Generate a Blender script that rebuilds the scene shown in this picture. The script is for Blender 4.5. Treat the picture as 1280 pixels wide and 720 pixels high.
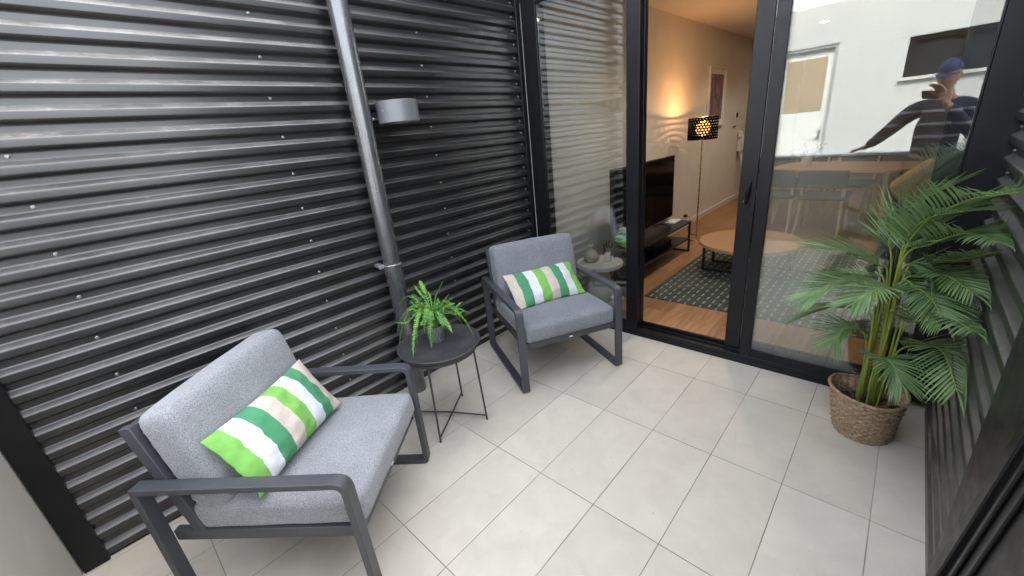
import bpy, bmesh, math, random
from mathutils import Vector, Matrix, noise
R_ = math.radians
sc = bpy.context.scene
for o in list(bpy.data.objects): bpy.data.objects.remove(o)
C = sc.collection

# ------------------------------------------------------------------ camera
cam_d = bpy.data.cameras.new('camera'); cam = bpy.data.objects.new('camera', cam_d); C.objects.link(cam)
cam_d.sensor_width = 36.0; cam_d.lens = 36.0 * 507.7356 / 1280.0
cam_d.clip_start = 0.004; cam_d.clip_end = 400
CR = Vector((0.73245158, 0.67379823, -0.09752245)); CD = Vector((0.17045236, -0.32016896, -0.93190012)); CF = Vector((-0.65913631, 0.66594876, -0.34935876))
CP = Vector((0.4644961, -2.34157194, 1.56807428))
m3 = Matrix((CR, -CD, -CF)).transposed()
cam.matrix_world = Matrix.Translation(CP) @ m3.to_4x4()
sc.camera = cam

# ------------------------------------------------------------------ light and exposure
SUN_EL, SUN_AZ = R_(50), R_(8)        # the sun stands behind the apartment block, lighting the house opposite
world = bpy.data.worlds.new('World'); sc.world = world; world.use_nodes = True
wn = world.node_tree; wn.nodes.clear()
sky = wn.nodes.new('ShaderNodeTexSky'); sky.sky_type = 'NISHITA'; sky.sun_disc = False
sky.sun_elevation = SUN_EL; sky.sun_rotation = SUN_AZ; sky.air_density = 1.0; sky.dust_density = 3.0; sky.ozone_density = 1.0
hs = wn.nodes.new('ShaderNodeHueSaturation'); hs.inputs['Saturation'].default_value = 0.36
bg = wn.nodes.new('ShaderNodeBackground'); bg.inputs['Strength'].default_value = 0.15
wo = wn.nodes.new('ShaderNodeOutputWorld')
wn.links.new(sky.outputs[0], hs.inputs['Color']); wn.links.new(hs.outputs[0], bg.inputs['Color']); wn.links.new(bg.outputs[0], wo.inputs['Surface'])
sd = bpy.data.lights.new('sun', 'SUN'); so = bpy.data.objects.new('sun', sd); C.objects.link(so)
sd.energy = 0.6; sd.angle = R_(10); sd.color = (1.0, 0.93, 0.83)
sdir = Vector((math.sin(SUN_AZ) * math.cos(SUN_EL), math.cos(SUN_AZ) * math.cos(SUN_EL), math.sin(SUN_EL)))
so.rotation_euler = sdir.to_track_quat('Z', 'Y').to_euler(); so.location = (0, 8, 14)
sc.view_settings.view_transform = 'Standard'; sc.view_settings.look = 'None'; sc.view_settings.gamma = 1.0
sc.view_settings.exposure = 3.25
sc.render.engine = 'CYCLES'
cy = sc.cycles
cy.use_denoising = True
try: cy.denoiser = 'OPENIMAGEDENOISE'
except Exception: pass
cy.max_bounces = 9; cy.diffuse_bounces = 5; cy.glossy_bounces = 6; cy.transmission_bounces = 6; cy.transparent_max_bounces = 24
cy.caustics_reflective = False; cy.caustics_refractive = False; cy.sample_clamp_indirect = 8

# ------------------------------------------------------------------ node helpers
def new_mat(name):
    m = bpy.data.materials.new(name); m.use_nodes = True; nt = m.node_tree
    b = nt.nodes['Principled BSDF']
    return m, nt, b
def nd(nt, typ, **kw):
    n = nt.nodes.new(typ)
    for k, v in kw.items(): setattr(n, k, v)
    return n
def math_n(nt, op, a, b=None, c=None):
    n = nd(nt, 'ShaderNodeMath', operation=op)
    for i, v in enumerate((a, b, c)):
        if v is None: continue
        if hasattr(v, 'is_linked') or hasattr(v, 'links'): nt.links.new(v, n.inputs[i])
        else: n.inputs[i].default_value = v
    return n.outputs[0]
def mixc(nt, fac, a, b, blend='MIX'):
    n = nd(nt, 'ShaderNodeMix', data_type='RGBA', blend_type=blend)
    for s, v in ((n.inputs[0], fac), (n.inputs[6], a), (n.inputs[7], b)):
        if hasattr(v, 'links'): nt.links.new(v, s)
        else: s.default_value = v if not isinstance(v, tuple) else (*v[:3], 1)
    return n.outputs[2]
def objco(nt): return nd(nt, 'ShaderNodeTexCoord').outputs['Object']
def noise_n(nt, co, scale, detail=4, rough=.55, dist=0):
    n = nd(nt, 'ShaderNodeTexNoise'); n.inputs['Scale'].default_value = scale; n.inputs['Detail'].default_value = detail
    n.inputs['Roughness'].default_value = rough; n.inputs['Distortion'].default_value = dist
    if co is not None: nt.links.new(co, n.inputs['Vector'])
    return n.outputs['Fac']
def ramp(nt, fac, stops, interp='LINEAR'):
    r = nd(nt, 'ShaderNodeValToRGB'); r.color_ramp.interpolation = interp
    els = r.color_ramp.elements
    while len(els) < len(stops): els.new(0.5)
    for e, (p, c) in zip(els, stops):
        e.position = p; e.color = (c, c, c, 1) if isinstance(c, (int, float)) else (*c[:3], 1)
    nt.links.new(fac, r.inputs[0])
    return r.outputs[0]
def bump_n(nt, b, h, strength, dist=.002):
    n = nd(nt, 'ShaderNodeBump'); n.inputs['Strength'].default_value = strength; n.inputs['Distance'].default_value = dist
    nt.links.new(h, n.inputs['Height']); nt.links.new(n.outputs[0], b.inputs['Normal'])
    return n
def scale_co(nt, co, s):
    n = nd(nt, 'ShaderNodeMapping'); n.inputs['Scale'].default_value = s; nt.links.new(co, n.inputs['Vector']); return n.outputs[0]
def P(name, col, rough=.5, metal=0, var=.12, vs=9, bump=0, bs=250, spec=.5, rv=.08):
    m, nt, b = new_mat(name); co = objco(nt)
    n = noise_n(nt, co, vs, 5)
    d = tuple(c * (1 - var) for c in col); u = tuple(min(1, c * (1 + var)) for c in col)
    nt.links.new(ramp(nt, n, [(.3, d), (.7, u)]), b.inputs['Base Color'])
    b.inputs['Metallic'].default_value = metal; b.inputs['Specular IOR Level'].default_value = spec
    n2 = noise_n(nt, co, vs * 3.1, 4)
    nt.links.new(ramp(nt, n2, [(.3, max(.02, rough - rv)), (.7, min(1, rough + rv))]), b.inputs['Roughness'])
    if bump: bump_n(nt, b, noise_n(nt, co, bs, 3), bump, .001)
    return m
def emit(name, col, s):
    m, nt, b = new_mat(name); b.inputs['Base Color'].default_value = (*col, 1)
    b.inputs['Emission Color'].default_value = (*col, 1); b.inputs['Emission Strength'].default_value = s
    return m

# ------------------------------------------------------------------ materials
def m_ribbed(name, base, dustamt, far=.12):
    m, nt, b = new_mat(name); co = objco(nt)
    geo = nd(nt, 'ShaderNodeNewGeometry'); sep = nd(nt, 'ShaderNodeSeparateXYZ'); nt.links.new(geo.outputs['Normal'], sep.inputs[0])
    up = ramp(nt, sep.outputs['Z'], [(.25, 0.0), (.6, 1.0)])
    streak = noise_n(nt, scale_co(nt, co, (1, .6, 1)), 9, 5, .6)
    speck = noise_n(nt, scale_co(nt, co, (1, .55, 1)), 75, 3, .6)
    d1 = ramp(nt, streak, [(.42, 0.0), (.68, 1.0)]); d2 = ramp(nt, speck, [(.56, 0.0), (.64, 1.0)])
    film = math_n(nt, 'MULTIPLY', up, math_n(nt, 'ADD', math_n(nt, 'MULTIPLY', d1, .28), .30))
    spots = math_n(nt, 'MULTIPLY', up, math_n(nt, 'MULTIPLY', d2, d1))
    tot = math_n(nt, 'MULTIPLY', math_n(nt, 'ADD', film, math_n(nt, 'MULTIPLY', spots, .35)), dustamt)
    allover = math_n(nt, 'MULTIPLY', ramp(nt, noise_n(nt, scale_co(nt, co, (1, .35, 1)), 6, 6, .6), [(.4, 0.0), (.75, .03)]), dustamt)
    spy = nd(nt, 'ShaderNodeSeparateXYZ'); nt.links.new(co, spy.inputs[0])   # dust film fades towards the door end
    mr = nd(nt, 'ShaderNodeMapRange'); mr.inputs['From Min'].default_value = -1.7; mr.inputs['From Max'].default_value = -.6; mr.inputs['To Min'].default_value = 1.0; mr.inputs['To Max'].default_value = far
    nt.links.new(spy.outputs['Y'], mr.inputs['Value'])
    mz = nd(nt, 'ShaderNodeMapRange'); mz.inputs['From Min'].default_value = 1.5; mz.inputs['From Max'].default_value = 2.05; mz.inputs['To Min'].default_value = 1.0; mz.inputs['To Max'].default_value = 3.6   # upper ledges paler: stronger skylight painted in as extra dust colour
    nt.links.new(spy.outputs['Z'], mz.inputs['Value'])
    f = math_n(nt, 'MINIMUM', math_n(nt, 'MULTIPLY', math_n(nt, 'MULTIPLY', math_n(nt, 'ADD', math_n(nt, 'MULTIPLY', tot, mz.outputs[0]), allover), mr.outputs[0]), 1.0), .85)
    nt.links.new(mixc(nt, f, base, (.40, .37, .325)), b.inputs['Base Color'])
    r = math_n(nt, 'ADD', math_n(nt, 'MULTIPLY', f, .45), ramp(nt, noise_n(nt, co, 7, 5), [(.3, .28), (.7, .33)]))
    nt.links.new(r, b.inputs['Roughness'])
    b.inputs['Specular IOR Level'].default_value = .9
    return m
M = {}
M['ribbed'] = m_ribbed('black ribbed steel', (.0105, .0107, .0112), .42)
M['ribbed_sheen'] = m_ribbed('black ribbed steel right', (.0125, .0127, .0132), .42, .9)  # pale film kept to the door end, painting grey highlights on the ribs
M['black_steel'] = P('black satin steel', (.007, .0072, .008), .36, var=.25, vs=5, spec=.3)
M['black_alu'] = P('black powdercoat aluminium', (.007, .0075, .009), .36, var=.15, bump=.05, bs=900, spec=.3)
M['screw'] = P('zinc screw', (.30, .30, .30), .3, metal=.7)
def m_pipe():
    m, nt, b = new_mat('weathered grey pipe'); co = objco(nt)
    n = noise_n(nt, scale_co(nt, co, (1, 1, .35)), 14, 7, .65); n2 = noise_n(nt, scale_co(nt, co, (1, 1, .3)), 16, 4)
    nt.links.new(ramp(nt, n, [(.3, (.155, .158, .165)), (.7, (.20, .204, .21))]), b.inputs['Base Color'])
    nt.links.new(ramp(nt, n2, [(.3, .24), (.7, .32)]), b.inputs['Roughness'])
    b.inputs['Metallic'].default_value = .75
    return m
M['pipe'] = m_pipe()
M['silver'] = P('silver painted metal', (.42, .43, .45), .35, metal=.6, var=.05, vs=30)
M['lamp_grey'] = P('grey painted lamp', (.17, .175, .185), .45, metal=.35, var=.03, vs=30)
M['white_wall'] = P('white plaster', (.78, .77, .74), .8, var=.02, vs=2, bump=.1, bs=120)
M['facade'] = P('white render', (.49, .49, .48), .85, var=.03, vs=1.2, bump=.1, bs=90)
M['parapet'] = P('cream render', (.50, .47, .42), .85, var=.06, vs=4, bump=.25, bs=180)
M['parapet_cap'] = P('white cap', (.8, .8, .78), .6, var=.03)
M['ceiling'] = P('white ceiling', (.74, .73, .70), .85, var=.02, vs=2)
M['int_wall'] = P('warm white wall', (.79, .77, .72), .8, var=.03, vs=3, bump=.08, bs=150)
M['skirt'] = P('white skirting', (.78, .76, .72), .45, var=.03)
M['frame_grey'] = P('charcoal powdercoat', (.058, .061, .068), .42, var=.08, vs=6, bump=.06, bs=1200)
M['tray'] = P('dark grey tray metal', (.045, .045, .047), .5, var=.2, vs=14, bump=.05, bs=600)
M['ground'] = P('grey concrete ground', (.22, .21, .20), .9, var=.1, vs=2)
M['white_plastic'] = P('white plastic', (.75, .75, .74), .35, var=.02)
M['white_ceramic'] = P('white ceramic', (.76, .76, .75), .3, var=.02)
M['vase'] = P('beige stoneware', (.50, .43, .35), .7, var=.12, vs=18, bump=.3, bs=80)
M['reed'] = P('reed sticks', (.50, .47, .22), .7)
M['stone_table'] = P('pale speckled stone', (.62, .62, .58), .55, var=.06, vs=25)
M['cable'] = P('black rubber', (.012, .012, .012), .5)
M['gold'] = P('brass', (.62, .44, .16), .28, metal=1, var=.05)
M['tvscreen'] = P('tv glass', (.003, .003, .004), .12, var=.02, rv=.01, spec=.15)
M['tvbody'] = P('tv black plastic', (.01, .01, .011), .35)
M['sofa'] = P('dark sofa fabric', (.035, .038, .042), .9, var=.25, vs=60, bump=.2, bs=500)
M['olive'] = P('olive cushion', (.07, .066, .038), .9, var=.2, vs=60, bump=.2, bs=500)
M['tan'] = P('tan cushion', (.46, .30, .15), .9, var=.15, vs=50)
M['bluecloth'] = P('blue cloth', (.05, .09, .17), .9, var=.15, vs=50)
M['chairgreen'] = P('dark green seat', (.018, .027, .026), .75, var=.15, vs=40)
M['leafdark'] = P('dark leaf', (.035, .09, .03), .5, var=.3, vs=30)
M['soil'] = P('potting soil', (.03, .022, .016), .95, var=.5, vs=60, bump=.9, bs=120)
M['glassy'] = None

def m_fabric(name, dark, light, sc_=420):
    m, nt, b = new_mat(name); co = objco(nt)
    n1 = noise_n(nt, scale_co(nt, co, (1, .45, .45)), sc_, 2, .7); n2 = noise_n(nt, scale_co(nt, co, (.45, 1, 1)), sc_ * .8, 2, .7)
    s = math_n(nt, 'MULTIPLY', math_n(nt, 'ADD', n1, n2), .5)
    big = noise_n(nt, co, 9, 4)
    col = ramp(nt, s, [(.36, dark), (.62, light)])
    col = mixc(nt, 1.0, col, ramp(nt, big, [(.3, .9), (.7, 1.05)]), 'MULTIPLY')
    nt.links.new(col, b.inputs['Base Color']); b.inputs['Roughness'].default_value = .95
    b.inputs['Specular IOR Level'].default_value = .15
    try: b.inputs['Sheen Weight'].default_value = .25; b.inputs['Sheen Roughness'].default_value = .5
    except Exception: pass
    bump_n(nt, b, s, .5, .002)
    return m
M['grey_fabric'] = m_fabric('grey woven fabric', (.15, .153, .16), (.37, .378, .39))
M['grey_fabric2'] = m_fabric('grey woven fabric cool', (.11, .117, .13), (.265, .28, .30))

def m_stripe():
    m, nt, b = new_mat('striped cotton'); uv = nd(nt, 'ShaderNodeTexCoord').outputs['UV']
    sep = nd(nt, 'ShaderNodeSeparateXYZ'); nt.links.new(uv, sep.inputs[0])
    be, gr, wh, li = (.58, .50, .425), (.075, .28, .135), (.68, .69, .70), (.20, .46, .10)
    seq = [be, gr, wh, li, be, gr, wh, li]
    col = ramp(nt, sep.outputs['X'], [(i / 8 + (0 if i else 0), c) for i, c in enumerate(seq)], 'CONSTANT')
    co = objco(nt)
    col = mixc(nt, 1.0, col, ramp(nt, noise_n(nt, co, 25, 4), [(.3, .86), (.7, 1.03)]), 'MULTIPLY')
    nt.links.new(col, b.inputs['Base Color']); b.inputs['Roughness'].default_value = .85; b.inputs['Specular IOR Level'].default_value = .2
    bump_n(nt, b, noise_n(nt, co, 420, 3), .45, .0015)
    return m
M['stripe'] = m_stripe()

def m_tiles():
    m, nt, b = new_mat('porcelain tiles'); co = objco(nt)
    sep = nd(nt, 'ShaderNodeSeparateXYZ'); nt.links.new(co, sep.inputs[0])
    u = math_n(nt, 'DIVIDE', sep.outputs['X'], .3); v = math_n(nt, 'DIVIDE', sep.outputs['Y'], .6)
    def edge(t, size, half):
        fr = math_n(nt, 'FRACT', math_n(nt, 'ADD', t, 100.0))
        d = math_n(nt, 'MINIMUM', fr, math_n(nt, 'SUBTRACT', 1.0, fr))
        d = math_n(nt, 'MULTIPLY', d, size)
        mr = nd(nt, 'ShaderNodeMapRange'); mr.inputs['From Min'].default_value = half * .75; mr.inputs['From Max'].default_value = half * 1.35
        nt.links.new(d, mr.inputs['Value']); return mr.outputs[0]
    g = math_n(nt, 'MINIMUM', edge(u, .3, .00175), edge(v, .6, .00175))   # 1 on tile, 0 in joint
    fl = nd(nt, 'ShaderNodeCombineXYZ')
    nt.links.new(math_n(nt, 'FLOOR', u), fl.inputs[0]); nt.links.new(math_n(nt, 'FLOOR', v), fl.inputs[1])
    wnz = nd(nt, 'ShaderNodeTexWhiteNoise', noise_dimensions='3D'); nt.links.new(fl.outputs[0], wnz.inputs['Vector'])
    tint = ramp(nt, wnz.outputs['Value'], [(0, (.545, .497, .41)), (1, (.60, .55, .46))])
    off = nd(nt, 'ShaderNodeVectorMath', operation='ADD'); nt.links.new(co, off.inputs[0])
    sc2 = nd(nt, 'ShaderNodeVectorMath', operation='SCALE'); nt.links.new(wnz.outputs['Color'], sc2.inputs[0]); sc2.inputs['Scale'].default_value = 9
    nt.links.new(sc2.outputs[0], off.inputs[1])
    cloud = noise_n(nt, off.outputs[0], 7, 7, .62, .6)
    fine = noise_n(nt, co, 380, 3, .7)
    col = mixc(nt, 1.0, tint, ramp(nt, cloud, [(.25, .90), (.75, 1.07)]), 'MULTIPLY')
    col = mixc(nt, 1.0, col, ramp(nt, fine, [(.3, .94), (.7, 1.05)]), 'MULTIPLY')
    smear = ramp(nt, noise_n(nt, scale_co(nt, off.outputs[0], (2.3, .9, 1)), 5.5, 8, .72, 1.2), [(.63, 0.0), (.78, .40)])
    col = mixc(nt, smear, col, (.36, .35, .33))
    grit = ramp(nt, noise_n(nt, off.outputs[0], 55, 2, .5), [(.735, 0.0), (.76, .45)])
    col = mixc(nt, grit, col, (.25, .235, .21))
    gn = noise_n(nt, co, 2.1, 4)
    gcol = ramp(nt, gn, [(.35, (.15, .138, .122)), (.62, (.38, .35, .305))])
    nt.links.new(mixc(nt, g, gcol, col), b.inputs['Base Color'])
    rr = math_n(nt, 'ADD', math_n(nt, 'MULTIPLY', math_n(nt, 'SUBTRACT', 1.0, g), .3), ramp(nt, cloud, [(.3, .45), (.7, .6)]))
    nt.links.new(rr, b.inputs['Roughness'])
    h = math_n(nt, 'ADD', math_n(nt, 'MULTIPLY', g, 1.0), math_n(nt, 'MULTIPLY', fine, .06))
    bump_n(nt, b, h, .55, .0025)
    return m
M['tiles'] = m_tiles()

def m_wood(name, c1, c2, plank=None, axis='Y', rough=.45):
    m, nt, b = new_mat(name); co = objco(nt)
    s = (18, 1.3, 18) if axis == 'Y' else (1.3, 18, 18) if axis == 'X' else (18, 18, 1.3)
    src = co
    if plank:
        sep = nd(nt, 'ShaderNodeSeparateXYZ'); nt.links.new(co, sep.inputs[0])
        u = math_n(nt, 'DIVIDE', sep.outputs['X'], plank); iu = math_n(nt, 'FLOOR', math_n(nt, 'ADD', u, 50.0))
        w1 = nd(nt, 'ShaderNodeTexWhiteNoise', noise_dimensions='1D'); nt.links.new(iu, w1.inputs['W'])
        v = math_n(nt, 'ADD', math_n(nt, 'DIVIDE', sep.outputs['Y'], 1.5), w1.outputs['Value'])
        cb = nd(nt, 'ShaderNodeCombineXYZ'); nt.links.new(iu, cb.inputs[0]); nt.links.new(math_n(nt, 'FLOOR', math_n(nt, 'ADD', v, 20.0)), cb.inputs[1])
        w2 = nd(nt, 'ShaderNodeTexWhiteNoise', noise_dimensions='3D'); nt.links.new(cb.outputs[0], w2.inputs['Vector'])
        a = nd(nt, 'ShaderNodeVectorMath', operation='SCALE'); nt.links.new(w2.outputs['Color'], a.inputs[0]); a.inputs['Scale'].default_value = 11
        ad = nd(nt, 'ShaderNodeVectorMath', operation='ADD'); nt.links.new(co, ad.inputs[0]); nt.links.new(a.outputs[0], ad.inputs[1]); src = ad.outputs[0]
    g1 = noise_n(nt, scale_co(nt, src, s), 1.2, 6, .6, 1.4); g2 = noise_n(nt, scale_co(nt, src, tuple(x * 3 for x in s)), 1.5, 4)
    col = ramp(nt, g1, [(.3, c1), (.55, tuple((p + q) / 2 for p, q in zip(c1, c2))), (.75, c2)])
    col = mixc(nt, 1.0, col, ramp(nt, g2, [(.3, .85), (.7, 1.08)]), 'MULTIPLY')
    if plank:
        col = mixc(nt, 1.0, col, ramp(nt, w2.outputs['Value'], [(0, .78), (1, 1.12)]), 'MULTIPLY')
        def ed(t, size, half):
            fr = math_n(nt, 'FRACT', math_n(nt, 'ADD', t, 50.0)); d = math_n(nt, 'MULTIPLY', math_n(nt, 'MINIMUM', fr, math_n(nt, 'SUBTRACT', 1.0, fr)), size)
            return math_n(nt, 'GREATER_THAN', d, half)
        g = math_n(nt, 'MINIMUM', ed(u, plank, .0012), ed(v, 1.5, .0012))
        col = mixc(nt, g, (.10, .05, .025), col)
    nt.links.new(col, b.inputs['Base Color']); nt.links.new(ramp(nt, g1, [(.3, rough - .08), (.7, rough + .1)]), b.inputs['Roughness'])
    bump_n(nt, b, g2, .12, .001)
    return m
M['oak_floor'] = m_wood('oak floor boards', (.24, .115, .048), (.50, .27, .125), .19)
M['oak'] = m_wood('oak table', (.40, .22, .11), (.56, .34, .18), None, 'X')
M['ash'] = m_wood('ash chair wood', (.52, .34, .19), (.66, .46, .28), None, 'Z')

def m_rug():
    m, nt, b = new_mat('dashed rug'); co = objco(nt)
    sep = nd(nt, 'ShaderNodeSeparateXYZ'); nt.links.new(co, sep.inputs[0])
    u = math_n(nt, 'DIVIDE', sep.outputs['X'], .062); iu = math_n(nt, 'FLOOR', u)
    par = math_n(nt, 'MULTIPLY', math_n(nt, 'FLOORED_MODULO', iu, 2.0), .5)
    v = math_n(nt, 'ADD', math_n(nt, 'DIVIDE', sep.outputs['Y'], .105), par)
    fu = math_n(nt, 'ABSOLUTE', math_n(nt, 'SUBTRACT', math_n(nt, 'FRACT', u), .5)); fv = math_n(nt, 'ABSOLUTE', math_n(nt, 'SUBTRACT', math_n(nt, 'FRACT', v), .5))
    wob = math_n(nt, 'MULTIPLY', math_n(nt, 'SUBTRACT', noise_n(nt, co, 60, 3), .5), .12)
    d = math_n(nt, 'MULTIPLY', math_n(nt, 'LESS_THAN', math_n(nt, 'ADD', fu, wob), .13), math_n(nt, 'LESS_THAN', fv, .29))
    n = noise_n(nt, co, 6, 5, .6); fz = noise_n(nt, co, 300, 2)
    gcol = ramp(nt, n, [(.35, (.055, .066, .052)), (.65, (.10, .115, .092))])
    col = mixc(nt, d, gcol, (.30, .31, .26))
    col = mixc(nt, 1.0, col, ramp(nt, fz, [(.3, .75), (.7, 1.15)]), 'MULTIPLY')
    nt.links.new(col, b.inputs['Base Color']); b.inputs['Roughness'].default_value = 1.0; b.inputs['Specular IOR Level'].default_value = .1
    bump_n(nt, b, fz, .6, .004)
    return m
M['rug'] = m_rug()

def m_glass(name, tint, n_=1.6):
    m = bpy.data.materials.new(name); m.use_nodes = True; nt = m.node_tree; nt.nodes.clear()
    geo = nd(nt, 'ShaderNodeNewGeometry')
    ior = math_n(nt, 'ADD', math_n(nt, 'MULTIPLY', geo.outputs['Backfacing'], 1 / n_ - n_), n_)
    fr = nd(nt, 'ShaderNodeFresnel'); nt.links.new(ior, fr.inputs['IOR'])
    tr = nd(nt, 'ShaderNodeBsdfTransparent'); tr.inputs['Color'].default_value = (*tint, 1)
    gl = nd(nt, 'ShaderNodeBsdfGlossy'); gl.inputs['Roughness'].default_value = 0.0; gl.inputs['Color'].default_value = (.97, 1, .985, 1)
    mx = nd(nt, 'ShaderNodeMixShader'); out = nd(nt, 'ShaderNodeOutputMaterial')
    nt.links.new(fr.outputs[0], mx.inputs[0]); nt.links.new(tr.outputs[0], mx.inputs[1]); nt.links.new(gl.outputs[0], mx.inputs[2]); nt.links.new(mx.outputs[0], out.inputs[0])
    return m
M['glass'] = m_glass('window glass', (.975, .985, .98), 1.65); M['glass_side'] = m_glass('side window glass', (.975, .985, .98), 2.05)
M['win_dark'] = P('dark window glass', (.02, .024, .028), .25, var=.3, rv=.01, spec=.15)
M['blind'] = P('tan blind', (.36, .28, .19), .8, var=.08, vs=8)
M['door_white'] = P('white door paint', (.70, .69, .66), .4, var=.03)
M['grey_frame'] = P('grey window frame', (.33, .34, .34), .5)

def m_basket():
    m, nt, b = new_mat('seagrass weave'); co = objco(nt)
    sep = nd(nt, 'ShaderNodeSeparateXYZ'); nt.links.new(co, sep.inputs[0])
    ang = math_n(nt, 'ARCTAN2', sep.outputs['Y'], sep.outputs['X'])
    n = noise_n(nt, co, 70, 4, .6); n3 = noise_n(nt, co, 240, 3, .6)
    col = ramp(nt, n, [(.3, (.17, .10, .055)), (.5, (.36, .25, .15)), (.72, (.56, .44, .30))])
    col = mixc(nt, 1.0, col, ramp(nt, n3, [(.3, .7), (.7, 1.15)]), 'MULTIPLY')
    nt.links.new(col, b.inputs['Base Color']); b.inputs['Roughness'].default_value = .85
    bump_n(nt, b, n3, .6, .003)
    return m
M['basket'] = m_basket()
def m_leaf(name, c1, c2, rough=.42, vs=14):
    m, nt, b = new_mat(name); co = objco(nt)
    n = noise_n(nt, co, vs, 4)
    geo = nd(nt, 'ShaderNodeNewGeometry')
    rnd = geo.outputs['Random Per Island']
    f = math_n(nt, 'ADD', math_n(nt, 'MULTIPLY', n, .5), math_n(nt, 'MULTIPLY', rnd, .5))
    nt.links.new(ramp(nt, f, [(.25, c1), (.75, c2)]), b.inputs['Base Color']); b.inputs['Roughness'].default_value = rough
    tl = nd(nt, 'ShaderNodeBsdfTranslucent'); tl.inputs['Color'].default_value = (*[min(1, x * 1.6) for x in c2], 1)
    mx = nd(nt, 'ShaderNodeMixShader'); mx.inputs[0].default_value = .16; out = nt.nodes['Material Output']
    nt.links.new(b.outputs[0], mx.inputs[1]); nt.links.new(tl.outputs[0], mx.inputs[2]); nt.links.new(mx.outputs[0], out.inputs[0])
    return m
M['palm'] = m_leaf('palm leaf', (.10, .185, .065), (.25, .375, .165))
M['cane'] = m_leaf('palm cane', (.16, .24, .03), (.34, .40, .07), .5, 40)
M['fern'] = m_leaf('fern leaf', (.06, .22, .025), (.27, .52, .085), .45, 30)
M['fern_old'] = m_leaf('fern leaf older', (.035, .13, .025), (.13, .32, .05), .5, 30)
M['fernrib'] = m_leaf('fern rib', (.20, .42, .09), (.36, .58, .2), .5, 30)
M['husk'] = P('brown palm husk', (.14, .085, .05), .9, var=.4, vs=50)
def m_pot():
    m, nt, b = new_mat('grey dotted pot'); co = objco(nt)
    v = nd(nt, 'ShaderNodeTexVoronoi'); v.inputs['Scale'].default_value = 130; v.inputs['Randomness'].default_value = .15; nt.links.new(co, v.inputs['Vector'])
    nt.links.new(ramp(nt, v.outputs['Distance'], [(.25, (.04, .04, .042)), (.5, (.24, .24, .245))]), b.inputs['Base Color']); b.inputs['Roughness'].default_value = .5
    return m
M['pot'] = m_pot()
def m_shade():
    m, nt, b = new_mat('perforated lamp shade'); co = objco(nt)
    sep = nd(nt, 'ShaderNodeSeparateXYZ'); nt.links.new(co, sep.inputs[0])
    ang = math_n(nt, 'MULTIPLY', math_n(nt, 'ARCTAN2', sep.outputs['Y'], sep.outputs['X']), 30 / (2 * math.pi))
    z = math_n(nt, 'MULTIPLY', sep.outputs['Z'], 34.0); iz = math_n(nt, 'FLOOR', z)
    a2 = math_n(nt, 'ADD', math_n(nt, 'ADD', ang, 200.0), math_n(nt, 'MULTIPLY', math_n(nt, 'FLOORED_MODULO', iz, 2.0), .5))
    fu = math_n(nt, 'SUBTRACT', math_n(nt, 'FRACT', a2), .5); fv = math_n(nt, 'SUBTRACT', math_n(nt, 'FRACT', z), .5)
    r = math_n(nt, 'SQRT', math_n(nt, 'ADD', math_n(nt, 'POWER', fu, 2.0), math_n(nt, 'POWER', fv, 2.0)))
    hole = math_n(nt, 'LESS_THAN', r, .26)
    b.inputs['Base Color'].default_value = (.004, .003, .0025, 1); b.inputs['Roughness'].default_value = .9; b.inputs['Specular IOR Level'].default_value = .05
    tr = nd(nt, 'ShaderNodeBsdfTransparent'); mx = nd(nt, 'ShaderNodeMixShader'); out = nt.nodes['Material Output']
    nt.links.new(hole, mx.inputs[0]); nt.links.new(b.outputs[0], mx.inputs[1]); nt.links.new(tr.outputs[0], mx.inputs[2]); nt.links.new(mx.outputs[0], out.inputs[0])
    return m
M['shade'] = m_shade()
def m_print():
    m, nt, b = new_mat('abstract pink print'); co = objco(nt)
    n = noise_n(nt, scale_co(nt, co, (3, 3, .8)), 2.4, 3, .5, 1.6)
    nt.links.new(ramp(nt, n, [(.46, (.13, .125, .13)), (.52, (.36, .15, .18)), (.56, (.42, .28, .28)), (.60, (.14, .135, .14))]), b.inputs['Base Color']); b.inputs['Roughness'].default_value = .4
    return m
M['print'] = m_print()
def m_jacket():
    m, nt, b = new_mat('striped navy jumper'); co = objco(nt)
    sep = nd(nt, 'ShaderNodeSeparateXYZ'); nt.links.new(co, sep.inputs[0])
    f = math_n(nt, 'FRACT', math_n(nt, 'MULTIPLY', sep.outputs['Z'], 9.0))
    col = ramp(nt, f, [(0, (.018, .026, .045)), (.52, (.16, .19, .24)), (.60, (.30, .33, .37)), (.74, (.018, .026, .045))], 'CONSTANT')
    nt.links.new(col, b.inputs['Base Color']); b.inputs['Roughness'].default_value = .9
    return m
M['jacket'] = m_jacket()
M['skin'] = P('skin', (.45, .25, .17), .5, var=.08, vs=30)
M['trousers'] = P('dark trousers', (.02, .022, .028), .9, var=.2)
M['cap'] = P('blue cap', (.022, .04, .13), .8)
M['hair'] = P('dark hair', (.03, .022, .018), .8)
M['shoe'] = P('dark shoe', (.02, .02, .02), .5)
M['red'] = P('red strap', (.4, .03, .03), .6)
M['eye'] = P('eye white', (.7, .7, .68), .2)
M['downlight'] = emit('warm downlight', (1.0, .72, .42), 7)
M['bulb'] = emit('warm bulb', (1.0, .42, .10), .5)

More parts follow.
